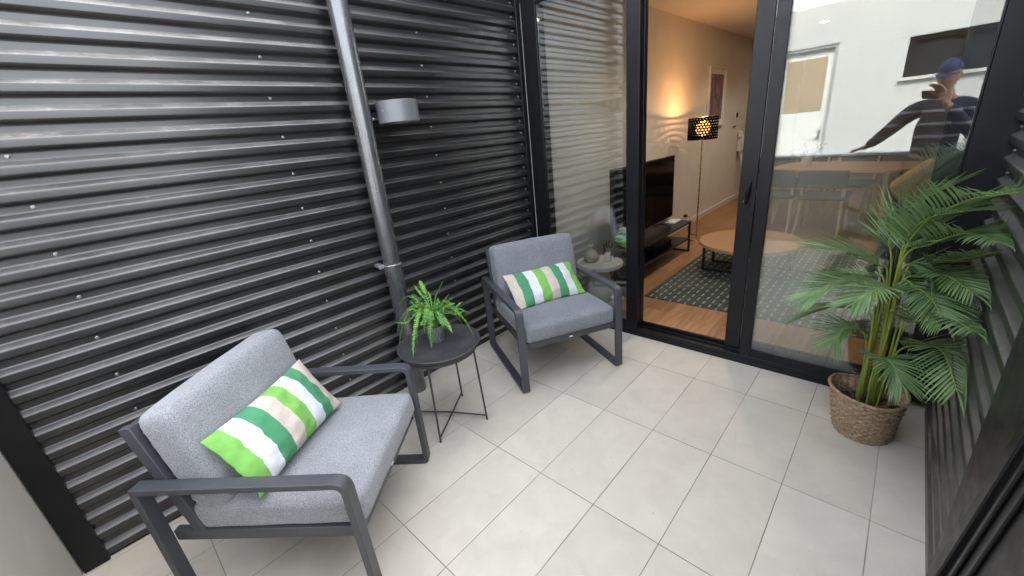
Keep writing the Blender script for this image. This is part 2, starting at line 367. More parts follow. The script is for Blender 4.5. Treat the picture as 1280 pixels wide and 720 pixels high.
# ------------------------------------------------------------------ mesh helpers
class MB:
    def __init__(s): s.v = []; s.f = []; s.mi = []; s.uv = None; s.cur = 0
    def add(s, vs, fs):
        o = len(s.v); s.v += [tuple(p) for p in vs]
        for f in fs: s.f.append(tuple(i + o for i in f)); s.mi.append(s.cur)
    def box(s, a, b, mat=None):
        x0, y0, z0 = a; x1, y1, z1 = b
        vs = [Vector(p) for p in ((x0,y0,z0),(x1,y0,z0),(x1,y1,z0),(x0,y1,z0),(x0,y0,z1),(x1,y0,z1),(x1,y1,z1),(x0,y1,z1))]
        if mat: vs = [mat @ p for p in vs]
        s.add(vs, [(0,3,2,1),(4,5,6,7),(0,1,5,4),(1,2,6,5),(2,3,7,6),(3,0,4,7)])
    def tube(s, pts, rad, n=10, caps=True):
        pts = [Vector(p) for p in pts]; k = len(pts)
        rads = rad if isinstance(rad, (list, tuple)) else [rad] * k
        t0 = (pts[1] - pts[0]).normalized(); u = t0.orthogonal().normalized(); vs = []; prev = t0
        for i, p in enumerate(pts):
            t = (pts[min(i + 1, k - 1)] - pts[max(i - 1, 0)]).normalized()
            u = (prev.rotation_difference(t) @ u); u = (u - t * u.dot(t)).normalized(); w = t.cross(u); prev = t
            for j in range(n):
                a = 2 * math.pi * j / n; vs.append(p + (u * math.cos(a) + w * math.sin(a)) * rads[i])
        fs = [(i*n+j, i*n+(j+1)%n, (i+1)*n+(j+1)%n, (i+1)*n+j) for i in range(k-1) for j in range(n)]
        if caps: fs += [tuple(reversed(range(n))), tuple(range((k-1)*n, k*n))]
        s.add(vs, fs)
    def lathe(s, prof, n=32, c=(0,0,0), close=True):
        vs = []; k = len(prof)
        for r, z in prof:
            for j in range(n):
                a = 2*math.pi*j/n; vs.append((c[0]+r*math.cos(a), c[1]+r*math.sin(a), c[2]+z))
        fs = [(i*n+j, i*n+(j+1)%n, (i+1)*n+(j+1)%n, (i+1)*n+j) for i in range(k-1) for j in range(n)]
        if close:
            if prof[0][0] > 1e-5: fs.append(tuple(reversed(range(n))))
            if prof[-1][0] > 1e-5: fs.append(tuple(range((k-1)*n, k*n)))
        s.add(vs, fs)
    def build(s, name, mat, parent=None, smooth=False, bevel=0, angle=None, loc=None, segs=2):
        me = bpy.data.meshes.new(name); me.from_pydata(s.v, [], s.f)
        mats = mat if isinstance(mat, (list, tuple)) else [mat]
        for m in mats: me.materials.append(m)
        if len(mats) > 1: me.polygons.foreach_set('material_index', s.mi)
        bm = bmesh.new(); bm.from_mesh(me); bmesh.ops.remove_doubles(bm, verts=bm.verts, dist=1e-6) if smooth == 'weld' else None
        if smooth != 'leaf': bmesh.ops.recalc_face_normals(bm, faces=bm.faces)
        bm.to_mesh(me); bm.free()
        o = bpy.data.objects.new(name, me); C.objects.link(o)
        if loc: o.location = loc
        if parent: o.parent = parent
        if smooth:
            if angle: me.set_sharp_from_angle(angle=R_(angle))
            me.polygons.foreach_set('use_smooth', [True] * len(me.polygons))
        if bevel:
            bv = o.modifiers.new('edge', 'BEVEL'); bv.width = bevel; bv.segments = segs; bv.limit_method = 'ANGLE'; bv.angle_limit = R_(40)
            bv.harden_normals = False
            me.polygons.foreach_set('use_smooth', [True] * len(me.polygons)); me.set_sharp_from_angle(angle=R_(50))
        return o
def box(name, a, b, mat, parent=None, bevel=.002, mt=None):
    m = MB(); m.box(a, b, mt); return m.build(name, mat, parent, bevel=bevel)
def empty(name, loc, label=None, cat=None, rz=0, group=None):
    o = bpy.data.objects.new(name, None); C.objects.link(o); o.location = loc; o.rotation_euler = (0, 0, rz); o.empty_display_size = .1
    if label: o['label'] = label; o['category'] = cat
    if group: o['group'] = group
    return o
def tag(o, label, cat, group=None):
    o['label'] = label; o['category'] = cat
    if group: o['group'] = group
    return o
def struct(o, kind='structure'): o['kind'] = kind; return o
def copy_tree(o, parent=None):
    c = o.copy(); C.objects.link(c)
    if parent: c.parent = parent
    for ch in list(o.children): copy_tree(ch, c)
    return c
def soft_box(sx, sy, sz, r, puff=0, n=14, seed=0, wrinkle=.0, sag=0):
    """cushion: rounded box of full size sx,sy,sz with crowned faces"""
    m = MB(); hx, hy, hz = sx/2, sy/2, sz/2; rnd = Vector((seed*7.3, seed*3.1, seed*1.7))
    def grid(fn, nu, nv):
        vs = [fn(i/nu*2-1, j/nv*2-1) for j in range(nv+1) for i in range(nu+1)]
        fs = [(j*(nu+1)+i, j*(nu+1)+i+1, (j+1)*(nu+1)+i+1, (j+1)*(nu+1)+i) for j in range(nv) for i in range(nu)]
        m.add(vs, fs)
    def warp(x, y, z):
        # concentrate samples near the edges
        p = Vector((x*hx, y*hy, z*hz))
        q = Vector((max(-hx+r, min(hx-r, p.x)), max(-hy+r, min(hy-r, p.y)), max(-hz+r, min(hz-r, p.z))))
        d = p - q
        if d.length > 1e-9: p = q + d.normalized() * r
        u, v, w = x, y, z
        f = (1-u*u)*(1-v*v)
        p.z += puff * f * (1 if z > 0 else -1) * abs(z)
        g = (1-v*v)*(1-w*w)*.35
        p.x += puff*.5*g*u
        g = (1-u*u)*(1-w*w)*.35
        p.y += puff*.5*g*v
        if wrinkle:
            nz = noise.noise(p*9+rnd)*wrinkle + noise.noise(Vector((p.x*22, p.y*22, p.z*22))+rnd)*wrinkle*.4
            p += (p-q).normalized()*nz if (p-q).length > 1e-6 else Vector((0,0,nz*(1 if z>0 else -1)))
        return p
    def e(t):  # denser sampling by the edges
        return math.copysign(1-(1-abs(t))**1.6, t)
    nn = n
    grid(lambda a, b: warp(e(a), e(b), 1), nn, nn); grid(lambda a, b: warp(e(a), e(b), -1), nn, nn)
    grid(lambda a, b: warp(1, e(a), e(b)), nn, nn//2); grid(lambda a, b: warp(-1, e(a), e(b)), nn, nn//2)
    grid(lambda a, b: warp(e(a), 1, e(b)), nn, nn//2); grid(lambda a, b: warp(e(a), -1, e(b)), nn, nn//2)
    o = len(m.v)
    return m
def place(o, loc, rot=(0,0,0)): o.location = loc; o.rotation_euler = rot; return o

# ================================================================== SETTING
g = MB(); g.box((-150, -150, -3.3), (150, 150, -3.2)); struct(g.build('ground', M['ground']))
fl = MB(); fl.box((-1.90, -2.95, -.2), (1.25, .50, 0)); struct(fl.build('balcony_floor', M['tiles']))

# ---- ribbed steel walls
PITCH, DEP = .0885, .024
def rib_profile(z0, z1):
    """(depth, z) points of a trapezoidal sheet, valley 0 .. crest DEP, corners eased"""
    raw = []; z = z0
    while z < z1 - PITCH * .5:
        raw += [(0, z + .004), (0, z + .033), (DEP, z + .045), (DEP, z + .0755)]
        z += PITCH
    raw += [(0, z + .004)]
    out = []
    for i, p in enumerate(raw):
        if i in (0, len(raw) - 1): out.append(p); continue
        a, b = Vector(raw[i-1]), Vector(raw[i+1]); q = Vector(p); rr = .0055
        pa = q + (a - q).normalized() * rr; pb = q + (b - q).normalized() * rr
        for t in (0, .33, .67, 1):
            out.append(tuple(pa * (1-t)**2 + q * 2*t*(1-t) + pb * t*t))
    return out
def ribbed_sheet(name, xv, sgn, y0, y1, z0, z1, parent, mat='ribbed'):
    m = MB(); prof = rib_profile(z0, z1); n = 26; vs = []
    for k in range(n + 1):
        y = y0 + (y1 - y0) * k / n
        for d, z in prof:
            w = .0004 * noise.noise(Vector((y * .9, z * .5, xv * 5)))
            vs.append((xv + sgn * (d + w), y, z + .0003 * noise.noise(Vector((y * .6, z * .4, 7)))))
    p = len(prof)
    m.add(vs, [(k*p+i, k*p+i+1, (k+1)*p+i+1, (k+1)*p+i) for k in range(n) for i in range(p-1)])
    o = m.build(name, M[mat], parent, smooth=True, angle=60); wn_ = o.modifiers.new('normals', 'WEIGHTED_NORMAL'); wn_.keep_sharp = True; wn_.weight = 80; return o
ZB = .785 - .0185 - 9 * PITCH   # a screw sits mid-valley
wl = empty('ribbed_wall', (-1.85, -1.2, 0), 'black ribbed steel wall behind the two grey armchairs and downpipe', 'wall')
def rel(o, parent):            # parts are modelled in world space; bring them under the thing's base
    o.matrix_parent_inverse = Matrix.Translation(parent.location).inverted() if parent.rotation_euler.z == 0 else parent.matrix_basis.inverted(); return o
rel(ribbed_sheet('ribbed_sheet', -1.845, 1, -2.78, .335, ZB - PITCH, 2.76, wl), wl)
rel(box('backing', (-1.95, -2.82, -.2), (-1.852, .34, 2.79), M['black_steel'], wl, 0), wl)
rel(box('corner_post', (-1.851, -2.805, 0), (-1.806, -2.722, 2.79), M['black_steel'], wl, .003), wl)
rel(box('base_flashing', (-1.851, -2.72, .0), (-1.832, .30, .03), M['black_steel'], wl, .002), wl)
rel(box('corner_trim', (-1.851, .293, 0), (-1.812, .343, 2.79), M['black_steel'], wl, .003), wl)
rel(box('cap_flashing', (-1.96, -2.83, 2.79), (-1.847, .34, 2.82), M['black_steel'], wl, .003), wl)
sm = MB(); sm.lathe([(0, 0), (.0075, 0), (.0075, .002), (.0052, .003), (.0052, .0065), (.0036, .008), (0, .008)], 10)
def screw(p, rot, parent, proto=[None]):
    if proto[0] is None:
        o = sm.build('screw', M['screw'], parent, smooth=True, angle=35); proto[0] = o
    else:
        o = proto[0].copy(); C.objects.link(o); o.parent = parent
    o.matrix_basis = Matrix.LocRotScale(Vector(p), rot, None); rel(o, parent); return o
rotx = Matrix.Rotation(R_(90), 3, 'Y').to_quaternion()
random.seed(4)
for y in (-.595, -1.522, -2.441):
    for k in range(-4, 11):
        z = .785 + k * .1775
        if z > .05: screw((-1.8435, y + random.uniform(-.006, .006), z), rotx, wl)
for k in range(-7, 22):
    screw((-1.8435, .272 + random.uniform(-.004, .004), .785 + k * PITCH), rotx, wl)

wr = empty('ribbed_wall', (.78, -.4, 0), 'black ribbed steel wall on the right, behind the palm', 'wall')
rel(ribbed_sheet('ribbed_sheet', .780, -1, -.80, .340, ZB - PITCH, 2.76, wr, 'ribbed_sheen'), wr)
rel(box('backing', (.785, -1.30, -.2), (.9, .34, 2.79), M['black_steel'], wr, 0), wr)
rel(box('end_post', (.748, -1.30, 0), (.7845, -.803, 2.79), M['black_steel'], wr, .003), wr)
rel(box('base_flashing', (.757, -.80, 0), (.7845, .34, .03), M['black_steel'], wr, .002), wr)
rel(box('cap_flashing', (.784, -1.31, 2.79), (.91, .34, 2.82), M['black_steel'], wr, .003), wr)
for k in range(-7, 14):
    screw((.7785, .30, .785 + k * PITCH), Matrix.Rotation(R_(-90), 3, 'Y').to_quaternion(), wr)

# ---- parapet
pr = empty('parapet', (0, -2.88, 0), 'cream rendered parapet wall with white cap at the open end', 'parapet')
rel(box('wall', (-1.97, -2.97, -3.2), (1.25, -2.812, 1.0), M['parapet'], pr, .012), pr)
rel(box('side_wall', (1.25, -2.97, -3.2), (1.40, -1.0, 1.0), M['parapet'], pr, .012), pr); rel(box('side_cap', (1.238, -2.99, 1.0), (1.412, -.98, 1.03), M['parapet_cap'], pr, .005), pr)
rel(box('cap', (-1.99, -2.985, 1.0), (1.237, -2.80, 1.03), M['parapet_cap'], pr, .005), pr)

# ---- house opposite (seen as a reflection in the right hand pane)
hb = empty('white_house', (0, -6.8, -3.2), 'white rendered house opposite, mirrored in the right glass pane', 'house')
def wall_with_holes(name, x0, x1, z0, z1, y, thick, holes, mat, parent):
    m = MB(); xs = sorted({x0, x1, *[h[0] for h in holes], *[h[1] for h in holes]}); zs = sorted({z0, z1, *[h[2] for h in holes], *[h[3] for h in holes]})
    for i in range(len(xs)-1):
        for j in range(len(zs)-1):
            cx, cz = (xs[i]+xs[i+1])/2, (zs[j]+zs[j+1])/2
            if any(h[0] < cx < h[1] and h[2] < cz < h[3] for h in holes): continue
            m.box((xs[i], y-thick, zs[j]), (xs[i+1], y, zs[j+1]))
    return rel(m.build(name, mat, parent), parent)
DH = (-1.62, -.74, .0, 2.52); WH = (.17, 1.5, 1.83, 2.42)
wall_with_holes('wall', -9, 9, -3.2, 3.15, -6.8, .25, [DH, WH], M['facade'], hb)
d = rel(box('door', (DH[0]+.05, -6.93, 0), (DH[1]-.05, -6.89, 2.47), M['door_white'], hb, .004), hb)
def sub(o, parent_thing, part): o.parent = part; o.matrix_parent_inverse = Matrix.Identity(4); return o
sub(box('blind', (DH[0]+.14, -6.888, 1.45), (DH[1]-.14, -6.88, 2.34), M['blind'], None, .002), hb, d)
hm = MB(); hm.tube([(-.86, -6.89, 1.0), (-.86, -6.84, 1.0), (-.98, -6.835, 1.0)], .01, 8); hm.box((-.885, -6.89, .94), (-.835, -6.884, 1.1))
sub(hm.build('handle', M['silver'], None), hb, d)
fm = MB(); fm.box((DH[0], -6.95, 0), (DH[0]+.05, -6.82, 2.52)); fm.box((DH[1]-.05, -6.95, 0), (DH[1], -6.82, 2.52)); fm.box((DH[0]+.05, -6.95, 2.47), (DH[1]-.05, -6.82, 2.52))
rel(fm.build('door_frame', M['grey_frame'], hb), hb)
w = MB()
for a, b_ in (((WH[0], WH[2]), (WH[0]+.06, WH[3])), ((WH[1]-.06, WH[2]), (WH[1], WH[3])), ((WH[0]+.06, WH[2]), (WH[1]-.06, WH[2]+.06)), ((WH[0]+.06, WH[3]-.06), (WH[1]-.06, WH[3])), ((.80, WH[2]+.06), (.86, WH[3]-.06))):
    w.box((a[0], -6.93, a[1]), (b_[0], -6.85, b_[1]))
wf = rel(w.build('window', M['tvbody'], hb), hb)
sub(box('pane', (WH[0]+.05, -6.92, WH[2]+.05), (WH[1]-.05, -6.91, WH[3]-.05), M['win_dark'], None, 0), hb, wf)
rel(box('sill', (WH[0]-.05, -6.80, WH[2]-.05), (WH[1]+.05, -6.74, WH[2]), M['facade'], hb, .004), hb)
rel(box('terrace', (-9, -7.04, -.25), (9, -6.2, -.05), M['facade'], hb, .01), hb)

# ================================================================== LIVING ROOM SHELL
FZ = .09; RX0, RX1, RY0, RY1, CZ = -1.73, 2.9, .445, 10.5, 2.66
io = MB(); io.box((RX0-.2, RY0, -.2), (RX1+.2, RY1+.2, FZ)); struct(io.build('living_room_floor', M['oak_floor']))
ic = MB(); ic.box((RX0-.2, RY0-.02, CZ), (RX1+.2, RY1+.2, CZ+.3)); struct(ic.build('living_room_ceiling', M['ceiling']))
def room_wall(a, b, label, sk):
    o = box('living_room_wall', a, b, M['int_wall'], None, 0); tag(o, label, 'wall')
    if sk: box('skirting', sk[0], sk[1], M['skirt'], o, .003)
    return o
room_wall((RX0-.2, RY0, FZ), (RX0, RY1, CZ), 'warm white room wall behind the television and glowing lamp', ((RX0, RY0+.02, FZ), (RX0+.014, RY1, FZ+.09)))
room_wall((RX0, RY1, FZ), (RX1, RY1+.2, CZ), 'white end wall of the room beyond the dining table', ((RX0+.014, RY1-.014, FZ), (RX1, RY1, FZ+.09)))
room_wall((RX1, RY0, FZ), (RX1+.2, RY1, CZ), 'white room wall behind the dark sofa', ((RX1-.014, RY0, FZ), (RX1, RY1-.014, FZ+.09)))
# block above and beside the glazing: shades the balcony
bk = empty('apartment_block', (0, .42, 2.5), 'white upper storey of the apartment block above the glazing', 'building')
rel(box('upper_wall', (-6, .36, 2.96), (6, 11, 6.4), M['facade'], bk, 0), bk)
rel(box('lintel', (-1.96, .36, 2.50), (3.1, .44, 2.96), M['black_steel'], bk, 0), bk)
rel(box('side_wall', (.80, .37, -.2), (3.1, .44, 2.50), M['facade'], bk, 0), bk)
rel(box('flank_wall', (-6, .37, -.2), (-1.97, .6, 2.96), M['facade'], bk, 0), bk)

# ================================================================== GLAZED DOOR
gd = empty('glazed_door', (-.4, .344, 0), 'black framed sliding glass door, open, between balcony and room', 'glass door')
F0, F1 = .344, .444
fr = MB()
fr.box((-1.81, F0, 0), (-1.675, F1, 2.50)); fr.box((-.960, F0, .06), (-.868, .40, 2.43)); fr.box((-.948, .40, .06), (-.862, F1, 2.43))
fr.box((.648, F0, .06), (.780, F1, 2.50)); fr.box((-1.675, F0, 2.43), (.648, F1, 2.50))
rel(fr.build('frame', M['black_alu'], gd, bevel=.003), gd)
si = MB(); si.box((-1.675, F0, 0), (.648, F1, .06)); si.box((-1.675, F0-.006, 0), (.648, F0, .022)); si.box((-.86, .425, .06), (.648, F1, .088)); si.box((-.86, .385, .06), (.648, .392, .072))
rel(si.build('sill', M['black_alu'], gd, bevel=.002), gd)
fx = MB()   # rails round the two fixed panes
fx.box((-1.675, .352, .06), (-.960, .39, .115)); fx.box((-1.675, .352, .115), (-1.665, .39, 2.43))
fx.box((-.140, .346, .06), (-.076, .386, 2.43)); fx.box((-.076, .346, .06), (.648, .386, .118)); fx.box((.640, .350, .118), (.648, .386, 2.43)); fx.box((-.076, .346, 2.40), (.640, .386, 2.43))
rel(fx.build('fixed_sash', M['black_alu'], gd, bevel=.003), gd)
def pane(name, x0, x1, z0, z1, y, parent, gm='glass'):
    m = MB()
    m.box((x0, y, z0), (x1, y + .005, z1)); m.box((x0, y + .017, z0), (x1, y + .022, z1))
    return rel(m.build(name, M[gm], parent), parent)
pane('pane', -1.664, -.961, .116, 2.43, .352, gd, 'glass_side')
pane('pane', -.075, .639, .119, 2.40, .356, gd)
sl = MB(); sl.box((-.246, .395, .072), (-.156, .423, 2.42)); sl.box((.560, .395, .072), (.646, .423, 2.42)); sl.box((-.156, .395, .072), (.560, .423, .15)); sl.box((-.156, .395, 2.34), (.560, .423, 2.42))
sp = rel(sl.build('sliding_sash', M['black_alu'], gd, bevel=.003), gd)
pm = MB(); pm.box((-.155, .403, .151), (.559, .408, 2.339)); sub(pm.build('pane', M['glass'], None), gd, sp)
hd = MB(); hd.box((-.222, .390, 1.02), (-.184, .395, 1.20)); hd.tube([(-.2, .39, 1.05), (-.2, .372, 1.06), (-.196, .366, 1.10), (-.19, .37, 1.15), (-.188, .388, 1.18)], [.006, .009, .011, .009, .006], 8)
sub(hd.build('handle', M['black_alu'], None, smooth=True, angle=40), gd, sp)
lk = MB(); lk.lathe([(0, 0), (.009, 0), (.009, .004), (0, .004)], 12)
l_ = lk.build('lock', M['silver'], None, smooth=True, angle=40); l_.matrix_basis = Matrix.Translation((-.207, .390, 1.065)) @ Matrix.Rotation(R_(90), 4, 'X'); sub(l_, gd, sp)

# ================================================================== DOWNPIPE, LAMP
dp = empty('downpipe', (-1.74, -1.13, 0), 'grey round downpipe running up the black ribbed wall', 'downpipe')
p_ = MB(); p_.lathe([(.052, .0), (.052, .80), (.0555, .815), (.0555, .905), (.054, .912), (.051, .914), (.051, 2.9)], 32); p_.build('pipe', M['pipe'], dp, smooth=True, angle=40)
k = MB(); k.lathe([(.0555, .905), (.0570, .907), (.0570, .911), (.0555, .913)], 32, close=False); k.build('joint_ring', M['silver'], dp, smooth=True)
bkt = MB(); bkt.box((-.085, -.075, .895), (-.02, -.045, .915)); bkt.box((-.022, -.084, .894), (-.006, -.048, .914)); bkt.build('bracket', M['silver'], dp, bevel=.002)
for zz in (.30, 1.90): box('strap', (-.1, -.02, zz), (-.03, .02, zz+.03), M['black_steel'], dp, .002)

lp = empty('wall_lamp', (-1.69, -.93, 1.70), 'small silver drum wall lamp beside the downpipe', 'wall lamp')
l1 = MB(); l1.lathe([(.104, .0), (.113, .0), (.115, .002), (.115, .110), (.113, .112), (.104, .112), (.104, .0)], 48, close=False); l1.lathe([(0, .05), (.104, .05), (.104, .06), (0, .06)], 32)
l1.build('drum', M['lamp_grey'], lp, smooth=True, angle=35)
l2 = MB(); l2.box((-.15, -.045, .02), (-.10, .045, .09)); l2.tube([(-.13, -.06, .028), (-.09, -.105, .028), (-.06, -.125, .03)], .006, 8); l2.build('bracket', M['silver'], lp, bevel=.003)
l3 = MB(); l3.lathe([(0, 0), (.006, 0), (.005, .003), (0, .003)], 10); q = l3.build('screw', M['silver'], lp, smooth=True, angle=40)
a_ = R_(-75); q.matrix_local = Matrix.Translation((.1155*math.cos(a_), .1155*math.sin(a_), .062)) @ Matrix.Rotation(a_, 4, 'Z') @ Matrix.Rotation(R_(90), 4, 'Y')

# ================================================================== ARMCHAIRS
def loop_frame(pts, rads, th, x0, x1):
    """closed flat bar following a rounded quadrilateral in the y,z plane"""
    def offset_loop(inset):
        n = len(pts); out = []
        P2 = [Vector(p) for p in pts]
        ins = []
        for i in range(n):
            a, b_, c = P2[i-1], P2[i], P2[(i+1) % n]
            d1 = (b_-a).normalized(); d2 = (c-b_).normalized(); n1 = Vector((-d1.y, d1.x)); n2 = Vector((-d2.y, d2.x))
            bis = (n1+n2).normalized(); ins.append(b_ + bis * inset / max(.2, bis.dot(n1)))
        for i in range(n):
            a, b_, c = ins[i-1], ins[i], ins[(i+1) % n]; r = max(.003, rads[i] - inset)
            pa = b_ + (a-b_).normalized()*r; pb = b_ + (c-b_).normalized()*r
            for t in range(6):
                t /= 5; out.append(pa*(1-t)**2 + b_*2*t*(1-t) + pb*t*t)
        return out
    O, I = offset_loop(0), offset_loop(th); n = len(O); vs = []
    for L in (O, I):
        for x in (x0, x1): vs += [(x, p.x, p.y) for p in L]
    # 0:O x0  n:O x1  2n:I x0  3n:I x1
    fs = []
    for i in range(n):
        j = (i+1) % n
        fs += [(i, j, n+j, n+i), (2*n+i, 3*n+i, 3*n+j, 2*n+j), (i, 2*n+i, 2*n+j, j), (n+i, n+j, 3*n+j, 3*n+i)]
    m = MB(); m.add(vs, fs); return m
def make_chair(fab):
    root = empty('armchair', (0, 0, 0))
    for s in (-1, 1):
        x0, x1 = (.322, .370) if s > 0 else (-.370, -.322)
        # order counter-clockwise in (y,z): rear-bottom, front-bottom, front-top, rear-top
        f = loop_frame([(-.38, 0), (.38, 0), (.38, .588), (-.38, .588)], [.012, .03, .05, .008], .024, x0, x1)
        f.build('side_frame', M['frame_grey'], root, bevel=.0025)
    for s in (-1, 1):
        a = s*.322 - (.028 if s > 0 else 0)
        box('side_rail', (a, -.355, .298), (a+.028, .355, .345), M['frame_grey'], root, .003)
    box('front_rail', (-.293, .325, .298), (.293, .354, .340), M['frame_grey'], root, .003)
    box('rear_rail', (-.293, -.30, .298), (.293, -.27, .340), M['frame_grey'], root, .003)
    sl_ = MB()
    for i in range(5): sl_.box((-.293, -.20+i*.115, .318), (.293, -.15+i*.115, .330))
    sl_.build('seat_slats', M['frame_grey'], root)
    for s in (-1, 1):
        b_ = MB(); mt = Matrix.Translation((s*.307, -.245, .31)) @ Matrix.Rotation(R_(11.5), 4, 'X'); b_.box((-.014, -.022, 0), (.014, .022, .50), mt); b_.build('back_post', M['frame_grey'], root, bevel=.003)
    bb = MB(); mt = Matrix.Translation((0, -.245, .31)) @ Matrix.Rotation(R_(11.5), 4, 'X')
    bb.box((-.293, -.02, .455), (.293, .018, .495), mt); bb.box((-.293, -.012, .28), (.293, .012, .31), mt); bb.build('back_rail', M['frame_grey'], root, bevel=.003)
    st_ = soft_box(.632, .64, .118, .030, .016, 22, 1, .0022).build('seat_cushion', fab, root, smooth='weld'); st_.location = (0, .058, .398); st_.rotation_euler = (R_(1.0), 0, 0)
    bc = soft_box(.632, .145, .42, .038, .0, 22, 2, .003)
    # crown the front and back faces
    bc.v = [(x, y + .018*(1-(x/.316)**2)*(1-min(1, (z/.21)**2))*(1 if y > 0 else -1), z + .006*(1-(x/.316)**2)*(z/.21)) for x, y, z in bc.v]
    b2 = bc.build('back_cushion', fab, root, smooth='weld'); b2.location = (0, -.205, .638); b2.rotation_euler = (R_(11.5), 0, 0)
    tg = MB(); tg.box((-.012, .3545, .312), (.012, .3555, .322)); tg.build('tag', M['white_plastic'], root)
    return root
ch = make_chair(M['grey_fabric'])
thB = math.atan2(-.771, .637); thA = math.atan2(-.886, -.465)
ch.location = (-1.197, -1.997, 0); ch.rotation_euler = (0, 0, thB)
tag(ch, 'grey armchair nearest the parapet, its cushion lying slantwise across the seat', 'armchair', 'grey armchairs on the balcony')
ca = copy_tree(ch); ca.location = (-1.254, -.26, 0); ca.rotation_euler = (0, 0, thA)
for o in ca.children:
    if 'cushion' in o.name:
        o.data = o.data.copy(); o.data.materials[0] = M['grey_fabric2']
tag(ca, 'grey armchair by the glass door with cushion upright against its back', 'armchair', 'grey armchairs on the balcony')

# ---- striped scatter cushions
def pillow(seed, w=.54, h=.29, t=.115):
    nu, nv = 48, 24; m = MB(); random.seed(seed); rv = Vector((seed*3.7, seed*1.3, 0))
    def pt(u, v, s):
        # outline pulled in between corners
        px = u * (w/2) * (1 - .045*(1-v*v)*abs(u)**3); py = v * (h/2) * (1 - .085*(1-u*u)*abs(v)**3)
        e = max(0, (1-abs(u)**3.2))**.8 * max(0, (1-abs(v)**2.6))**.75
        k = .8 + .35*(1-u*u)
        z = s * t/2 * e * k
        wr_ = noise.noise(Vector((u*5, v*3.2, s*4))+rv)*.011 + noise.noise(Vector((u*13+v*3, v*5, s*3))+rv)*.0062 + noise.noise(Vector((u*3+v*9, v*2.5-u*4, s*2))+rv)*.003
        z += wr_ * min(1, e*1.4)
        px += noise.noise(Vector((u*2.2, v*6, 3))+rv)*.004
        return (px, py, z)
    uvs = []
    for s in (1, -1):
        vs = []
        for j in range(nv+1):
            for i in range(nu+1):
                u = i/nu*2-1; v = j/nv*2-1
                u = math.copysign(1-(1-abs(u))**1.35, u); v = math.copysign(1-(1-abs(v))**1.35, v)
                vs.append(pt(u, v, s)); uvs.append(((u+1)/2, (v+1)/2))
        fs = []
        for j in range(nv):
            for i in range(nu):
                q_ = (j*(nu+1)+i, j*(nu+1)+i+1, (j+1)*(nu+1)+i+1, (j+1)*(nu+1)+i); fs.append(q_ if s > 0 else q_[::-1])
        m.add(vs, fs)
    me_o = m.build('scatter_cushion', M['stripe'], None, smooth=True)
    me = me_o.data; ul = me.uv_layers.new(name='UVMap')
    for l in me.loops: ul.data[l.index].uv = uvs[l.vertex_index]
    bm = bmesh.new(); bm.from_mesh(me); bmesh.ops.remove_doubles(bm, verts=bm.verts, dist=1e-5); bm.to_mesh(me); bm.free()
    return me_o
def chair_mat(loc, th): return Matrix.Translation(loc) @ Matrix.Rotation(th, 4, 'Z')
def orient(o, chairm, c, ux, uy):
    ux = Vector(ux).normalized(); uy = Vector(uy); uy = (uy - ux*uy.dot(ux)).normalized(); uz = ux.cross(uy)
    mm = Matrix((ux, uy, uz)).transposed().to_4x4(); mm.translation = Vector(c); o.matrix_world = chairm @ mm
pA = pillow(3, .545, .29); orient(pA, Matrix.Identity(4), (-1.268, -.259, .565), (.392, .92, -.001), (-.684, .292, .668))
tag(pA, 'green, white and beige striped cushion upright on the armchair by the door', 'cushion', 'striped scatter cushions')
pB = pillow(8, .525, .278); orient(pB, Matrix.Identity(4), (-1.178, -2.048, .607), (.561, -.828, -.007), (-.435, -.302, .848))
tag(pB, 'green, white and beige striped cushion slantwise on the armchair nearest the parapet', 'cushion', 'striped scatter cushions')
ct = MB(); ct.box((.185, -.134, .001), (.245, -.126, .006)); ct.build('care_label', M['white_plastic'], pB)

# ================================================================== TRAY TABLE
tb = empty('tray_table', (-1.303, -1.187, 0), 'round dark grey metal tray table holding the potted fern', 'side table')
tr_ = MB(); tr_.lathe([(0, .497), (.205, .497), (.212, .500), (.222, .522), (.230, .524), (.234, .521), (.233, .517), (.226, .512), (.216, .492), (.208, .489), (0, .489)], 64); tr_.build('tray', M['tray'], tb, smooth=True, angle=60)
feet = [(.117, -.181), (.189, .114), (-.117, .181), (-.189, -.114)]
for fx_, fy_ in feet:
    l = MB(); l.tube([(fx_, fy_, 0), (fx_*.9, fy_*.9, .488)], .0058, 8); l.build('leg', M['tray'], tb, smooth=True, angle=40)
for a, b_ in ((0, 2), (1, 3)):
    zz = .028 if a == 0 else .040
    l = MB(); l.tube([(feet[a][0]*.995, feet[a][1]*.995, .03), (0, 0, zz), (feet[b_][0]*.995, feet[b_][1]*.995, .03)], .005, 8); l.build('cross_bar', M['tray'], tb, smooth=True, angle=40)
l = MB(); l.lathe([(.205, .476), (.212, .476), (.212, .488), (.205, .488)], 48, close=False); l.build('ring', M['tray'], tb, smooth=True, angle=40)

# ---- fern
fe = empty('potted_fern', (-1.37, -1.15, .497), 'bright green artificial fern in a grey dotted pot on the tray table', 'potted plant')
po = MB(); po.lathe([(0, 0), (.040, 0), (.043, .003), (.054, .098), (.055, .102), (.051, .102), (.049, .085), (0, .085)], 32); po.build('pot', M['pot'], fe, smooth=True, angle=40)
so_ = MB(); so_.lathe([(0, .092), (.03, .09), (.049, .086)], 20, close=False); so_.build('soil', M['soil'], fe, smooth=True)
def bez(pts, n):
    """Catmull-Rom through the points"""
    pts = [Vector(p) for p in pts]; e = [pts[0]*2-pts[1]] + pts + [pts[-1]*2-pts[-2]]; out = []
    segs = len(pts)-1
    for k_ in range(n+1):
        t = k_/n*segs; i = min(int(t), segs-1); f = t-i; p0, p1, p2, p3 = e[i], e[i+1], e[i+2], e[i+3]
        out.append(.5*((2*p1)+(p2-p0)*f+(2*p0-5*p1+4*p2-p3)*f*f+(3*p1-p0-3*p2+p3)*f**3))
    return out
